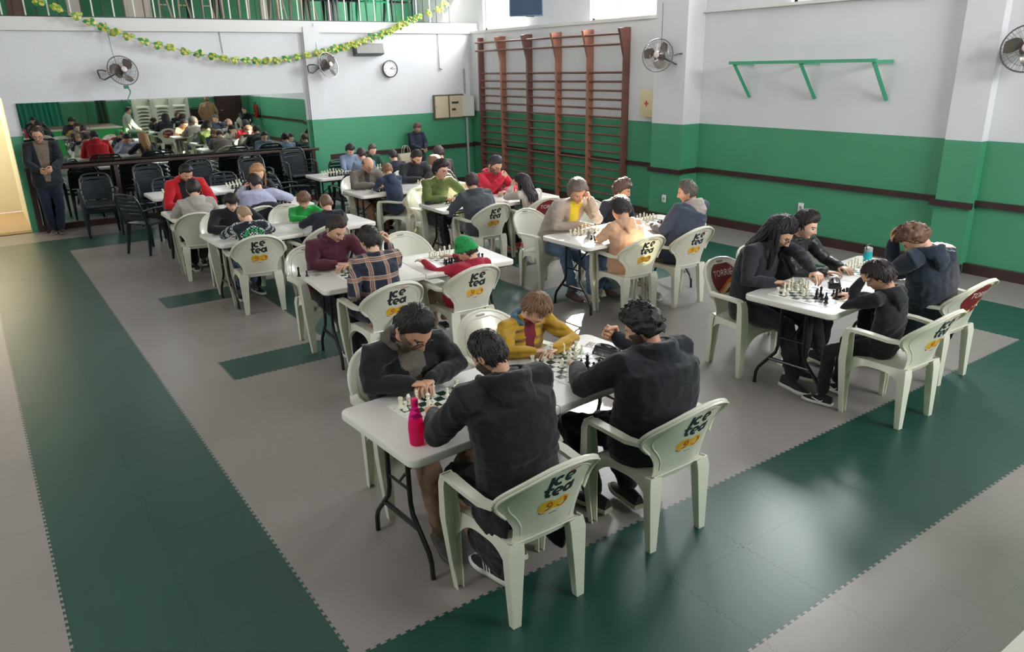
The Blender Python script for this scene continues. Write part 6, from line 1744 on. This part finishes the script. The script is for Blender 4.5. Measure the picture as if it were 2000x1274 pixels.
P('P15', 'man in a pale lilac shirt hunched over the table seen from behind', 0, hip=(1.9, 7.18), look=12, pitch=34, q=1, s=1.0, hair='fade', hc=(44, 34, 32), fit=1.25, L=(1.90, 7.46, 1.00), Lel=(1.74, 7.46, 0.82), lp='curl', Rh=(2.30, 7.62, 0.80), Rel=(2.48, 7.42, 0.82), top=(158, 160, 184), legs=(40, 44, 60), skin=SK1)
P('P16', 'bald man with glasses in a grey-brown cardigan', 180, hip=(3.9, 8.18), look=8, pitch=34, q=1, s=1.03, hair='fringe_bald', hc=(70, 54, 46), glasses=True, fit=1.15, L=(4.02, 7.76, 0.82), Rh=(3.92, 7.78, 0.80), Lel=(4.16, 7.94, 0.80), Rel=(3.66, 7.94, 0.80), lp='curl', top=(112, 104, 98), inner=(60, 58, 60), openw=0.04, legs=(150, 120, 92), shoe=(120, 84, 56), skin=SK1)
P('P17', 'small child in a navy hooded top seen from behind, across from the bald man', 0, hip=(4.0, 7.3), look=-10, pitch=40, q=1, s=0.74, child=1.0, seat=0.46, hair='short', hc=(124, 92, 70), top=(48, 58, 84), hood=True, legs=(60, 56, 56), skin=SK1, L=(3.82, 7.6, 0.79), Rh=(4.06, 7.6, 0.79))
P('P18', 'bearded man in a black jacket looking down at his board', 180, hip=(4.8, 8.24), look=10, pitch=34, q=1, s=1.02, hair='short', hc=(44, 34, 30), beard='full', fit=1.2, L=(4.86, 7.80, 0.80), Rh=(4.76, 7.86, 0.80), Lel=(5.00, 7.98, 0.80), Rel=(4.48, 7.98, 0.80), top=(40, 44, 52), legs=(34, 36, 44), skin=SK1)
P('P19', 'woman with sunlit light brown hair seen from behind in a dark jacket', 0, hip=(4.75, 7.17), look=10, pitch=28, q=1, s=0.94, fem=1.0, hair='medium', hc=(138, 104, 82), top=(52, 50, 52), L=(4.62, 7.5, 0.79), Rh=(4.92, 7.5, 0.79), fit=1.15, skin=SK3)
P('P20', 'young man with glasses in an olive green sweater, looking up from the board', 180, hip=(4.1, 6.38), look=16, hscale=1.04, pitch=12, q=2, s=1.0, hair='medium', hc=(36, 28, 30), glasses=True, fit=1.08, L=(4.18, 5.98, 0.80), Rh=(4.08, 6.02, 0.79), Lel=(4.46, 6.14, 0.80), Rel=(3.90, 6.16, 0.80), top=(92, 108, 58), legs=(34, 36, 42), shoe=(30, 30, 34), skin=SK1)
P('P21', 'player in a dark grey hooded jacket seen from behind, across from the olive sweater', 0, hip=(4.2, 5.38), look=-18, pitch=28, q=2, s=0.97, hair='short', hc=(58, 44, 44), fit=1.25, top=(64, 68, 74), hood=True, L=(4.02, 5.70, 0.79), Rh=(4.34, 5.70, 0.79), legs=(150, 146, 142), skin=SK1)
P('P22', 'man with glasses in a crimson hoodie thinking with his fist at his mouth', 180, hip=(5.06, 6.44), look=12, hscale=1.1, pitch=30, q=2, s=1.02, hair='fade', hc=(58, 54, 58), beard='short', glasses=True, fit=1.2, Rh=(5.02, 6.06, 0.98), Rel=(4.84, 6.0, 0.80), rp='fist', L=(4.96, 5.98, 0.80), Lel=(5.26, 6.12, 0.80), top=(188, 32, 56), hood=True, legs=(120, 108, 100), skin=SK1)
P('P23', 'girl with long dark wavy hair in a cream sweater seen from behind', 0, hip=(4.99, 5.32), look=26, pitch=34, q=2, s=0.90, fem=1.0, hair='long', hc=(44, 36, 42), collar=False, top=(196, 184, 174), L=(4.86, 5.62, 0.92), Lel=(4.74, 5.58, 0.80), Rh=(5.10, 5.68, 0.79), lp='curl', legs=(48, 50, 60), shoe=(232, 110, 92), skin=SK3)
P('P24', 'grey-haired man in a beige jacket over a yellow shirt, hand at his temple', 180, hip=(4.33, 4.06), look=-16, hscale=1.08, pitch=28, roll=8, q=2, s=1.02, hair='medium', hc=(112, 102, 96), fit=1.3, L=(4.42, 3.56, 1.10), Lel=(4.58, 3.58, 0.82), lp='fist', Rh=(4.26, 3.55, 0.80), Rel=(4.04, 3.64, 0.80), top=(162, 150, 140), inner=(200, 182, 44), openw=0.075, legs=(76, 96, 118), shoe=(88, 62, 58), sole=(70, 56, 52), skin=SK2, feet=((4.52, 3.3, 0.1), (4.10, 3.42, 0.13)))
P('P25', 'dark-haired person in a beige hooded coat seen from behind in full sun', 0, hip=(4.33, 2.9), look=-24, hscale=1.2, pitch=36, q=2, s=0.90, hair='short', hc=(48, 42, 44), fit=1.28, top=(196, 156, 128), hood=True, L=(4.10, 3.02, 0.80), Lel=(4.02, 2.92, 0.80), Rh=(4.42, 3.10, 0.79), legs=(86, 108, 134), shoe=(196, 186, 170), sole=(210, 204, 192), skin=SK1)
P('P26', 'youngster with curly sunlit hair turned aside at the sunlit table', 180, hip=(5.2, 4.1), look=30, hscale=1.05, pitch=18, q=1, s=0.86, child=0.5, hair='curly', hc=(84, 64, 56), top=(44, 48, 60), skin=SK2)
P('P27', 'player in a grey hooded top and navy padded waistcoat seen from behind', 0, hip=(5.02, 2.86), look=34, pitch=16, q=2, s=1.0, hair='short', hc=(96, 88, 84), fit=1.25, top=(58, 66, 82), hood=True, hoodc=(158, 148, 142), L=(4.90, 3.06, 0.79), Rh=(5.22, 3.1, 0.79), legs=(96, 90, 84), shoe=(150, 144, 136), sole=(190, 184, 172), skin=SK1, feet=((4.84, 2.96, 0.09), None))
P('P28', 'long-haired player with glasses in a black coat reaching across the board', 180, hip=(4.09, 1.14), look=14, hscale=1.1, pitch=40, q=2, s=1.03, fem=0.3, hair='long', hc=(34, 30, 34), beard=None, glasses=True, fit=1.22, L=(4.22, 0.66, 0.86), Lel=(4.34, 0.92, 0.98), lp='pinch', Rh=(4.02, 0.90, 0.79), Rel=(3.86, 1.02, 0.80), rp='rest', top=(32, 34, 40), legs=(24, 25, 29), shoe=(34, 30, 32), skin=SK1)
P('P29', 'boy in a shiny black puffer jacket sitting behind the right table', 180, hip=(4.68, 1.26), look=14, pitch=18, q=2, s=0.92, child=0.4, hair='medium', hc=(40, 30, 30), fit=1.15, L=(4.88, 0.86, 0.78), Lel=(4.92, 1.02, 0.80), Rh=(4.62, 0.84, 0.78), top=(30, 34, 34), tr=0.4, legs=(30, 32, 38), shoe=(40, 36, 38), sole=(214, 206, 196), skin=SK3)
P('P30', 'small boy in a black hooded sweatshirt holding his face, beside the empty chair', 0, hip=(4.14, 0.02), look=18, pitch=34, q=2, s=0.78, child=1.0, seat=0.44, hair='fringe', hc=(44, 34, 34), L=(3.93, 0.13, 0.985), Lel=(3.88, 0.20, 0.80), lp='curl', Rh=(4.20, 0.34, 0.78), Rel=(4.26, 0.16, 0.78), top=(26, 28, 32), hood=True, legs=(22, 24, 27), shoe=(22, 22, 25), sole=(206, 204, 200), skin=SK2, marks='swoosh', feet=((3.90, 0.30, 0.09), (4.16, 0.34, 0.10)))
P('P31', 'youngster with sunlit curly hair in a dark navy coat, head bent onto one hand', 0, hip=(5.08, 0.2), look=20, hscale=0.95, pitch=52, q=2, s=1.0, hair='curly', hc=(104, 74, 58), fit=1.35, L=(4.72, 0.36, 1.10), Lel=(4.76, 0.40, 0.83), lp='curl', Rh=(4.98, 0.42, 0.79), Rel=(5.20, 0.32, 0.80), top=(26, 36, 50), hood=True, coat=True, legs=(24, 26, 34), skin=SK1)
for k, lab, kw in (('P32', 'child in a pale blue-grey sweater behind the farthest table', dict(face=180, top=(128, 142, 168), hair='fringe', hc=(48, 40, 42), s=0.78)), ('P33', 'child in a dark green top behind the farthest table', dict(face=180, top=(36, 74, 62), hair='short', hc=(92, 76, 70), s=0.78)),
                   ('P34', 'dark-haired child with red collar seen from behind at the farthest table', dict(face=0, top=(34, 36, 50), hair='short', hc=(54, 44, 50), s=0.8)), ('P35', 'dark-haired child seen from behind beyond the bald man', dict(face=0, top=(120, 130, 150), hair='short', hc=(56, 44, 44), s=0.82)),
                   ('P38', 'curly-haired person behind the sunlit light-haired woman', dict(face=0, top=(80, 70, 70), hair='curly', hc=(76, 60, 62), s=0.85))):
    f = kw.pop('face'); person(lab, HD[k], f, q=0, pitch=28, child=0.8, skin=SK3, L=None, Rh=None, **kw)
person('woman with glasses in a black sweatshirt looking at her phone by the green wall', HD['P36'], 180, q=1, s=0.86, pitch=38, fem=0.7, stand=True, hair='tied', hc=(104, 76, 72), glasses=True, top=(38, 46, 60), fit=1.25, L=(6.62 + 0.16, 11.38, 0.86), Rh=(6.68, 11.38, 0.86), lp='curl', rp='curl', legs=(34, 38, 50), skin=SK1, group='people standing and watching')
flat('phone', 6.73, 11.33, 10, 0.075, 0.15, 0.01, (20, 20, 24), 'dark phone held by the woman at the green wall', 'phone', 0.885)
person('man with receding hair standing in a dark jacket left of the mirror', HD['P37'], 180, q=2, s=1.02, pitch=22, look=-14, stand=True, hair='balding', hc=(60, 44, 36), glasses=True, top=(26, 32, 38), inner=(112, 98, 84), openw=0.10, fit=1.25, L=(0.11, 11.36, 1.06), Rh=(-0.07, 11.38, 1.04), lp='curl', rp='curl', legs=(28, 36, 56), shoe=(52, 44, 42), sole=(140, 130, 118), skin=SK2, group='people standing and watching')
# people of the mirror image only
person('boy in a pale grey hoodie sitting at the stage corner, in the mirror', (3.72, -2.25, 1.28), -70, q=0, s=0.95, seat=0.55, pitch=12, hair='short', hc=(34, 30, 30), top=(176, 180, 168), legs=(30, 52, 44), skin=SK2, group='people seen in the mirror')
person('person in a long tan hooded coat standing in the mirror', (6.45, -2.9, 1.50), 200, q=0, s=0.98, pitch=10, stand=True, coat=True, hair='medium', hc=(140, 100, 70), top=(150, 116, 84), hood=True, fit=1.2, legs=(40, 42, 50), skin=SK2, group='people seen in the mirror')
person('dark-haired boy in black sitting by the brown door, seen in the mirror', (7.75, -3.0, 1.08), 20, q=0, s=0.9, pitch=15, hair='short', hc=(30, 26, 28), top=(30, 34, 40), L=(7.70, -2.80, 0.98), Lel=(7.6, -2.85, 0.75), skin=SK1, group='people seen in the mirror')

# shoulder bag hanging at the plaid player's chair, coat on a chair back
sb = empty('shoulder_bag', (1.66, 2.62, 0.30), 0, 'black bag with white lettering hanging behind the plaid shirt player', 'bag')
m = MB(); m.loft([[(x * k - 0.02, y * k, z) for x, y in rrect(0.34, 0.10, 0.04)] for z, k in ((-0.22, 0.75), (-0.20, 0.95), (-0.05, 1.05), (0.10, 0.95), (0.16, 0.6))]); m.obj('body', fab((20, 21, 24)), sb, smooth=60)
m = MB(); m.tube([(-0.12, 0.0, 0.12), (-0.06, 0.04, 0.25), (0.0, 0.04, 0.28), (0.08, 0.0, 0.12)], 0.010, 6); m.obj('strap', fab((20, 21, 24)), sb)
dc = empty('draped_coat', (1.95, 6.98, 0.0), 0, 'dark coat hung over the chair back behind the lilac shirt', 'coat')
V, F = [], []
tubeE(V, F, [(-0.02, -0.13, 0.84), (0, -0.16, 0.70), (0.0, -0.16, 0.50)], [0.20, 0.27, 0.28], [0.06, 0.07, 0.06], (1, 0, 0), 18)
cv, cf_ = remesh(V, F, 0.014, 3); cv = wrinkle(cv, cf_, 0.010, 77)
place('fabric', fast_mesh('fabric', cv, cf_, fab((30, 34, 44))), dc)
bpy.data.scenes.remove(TMP)
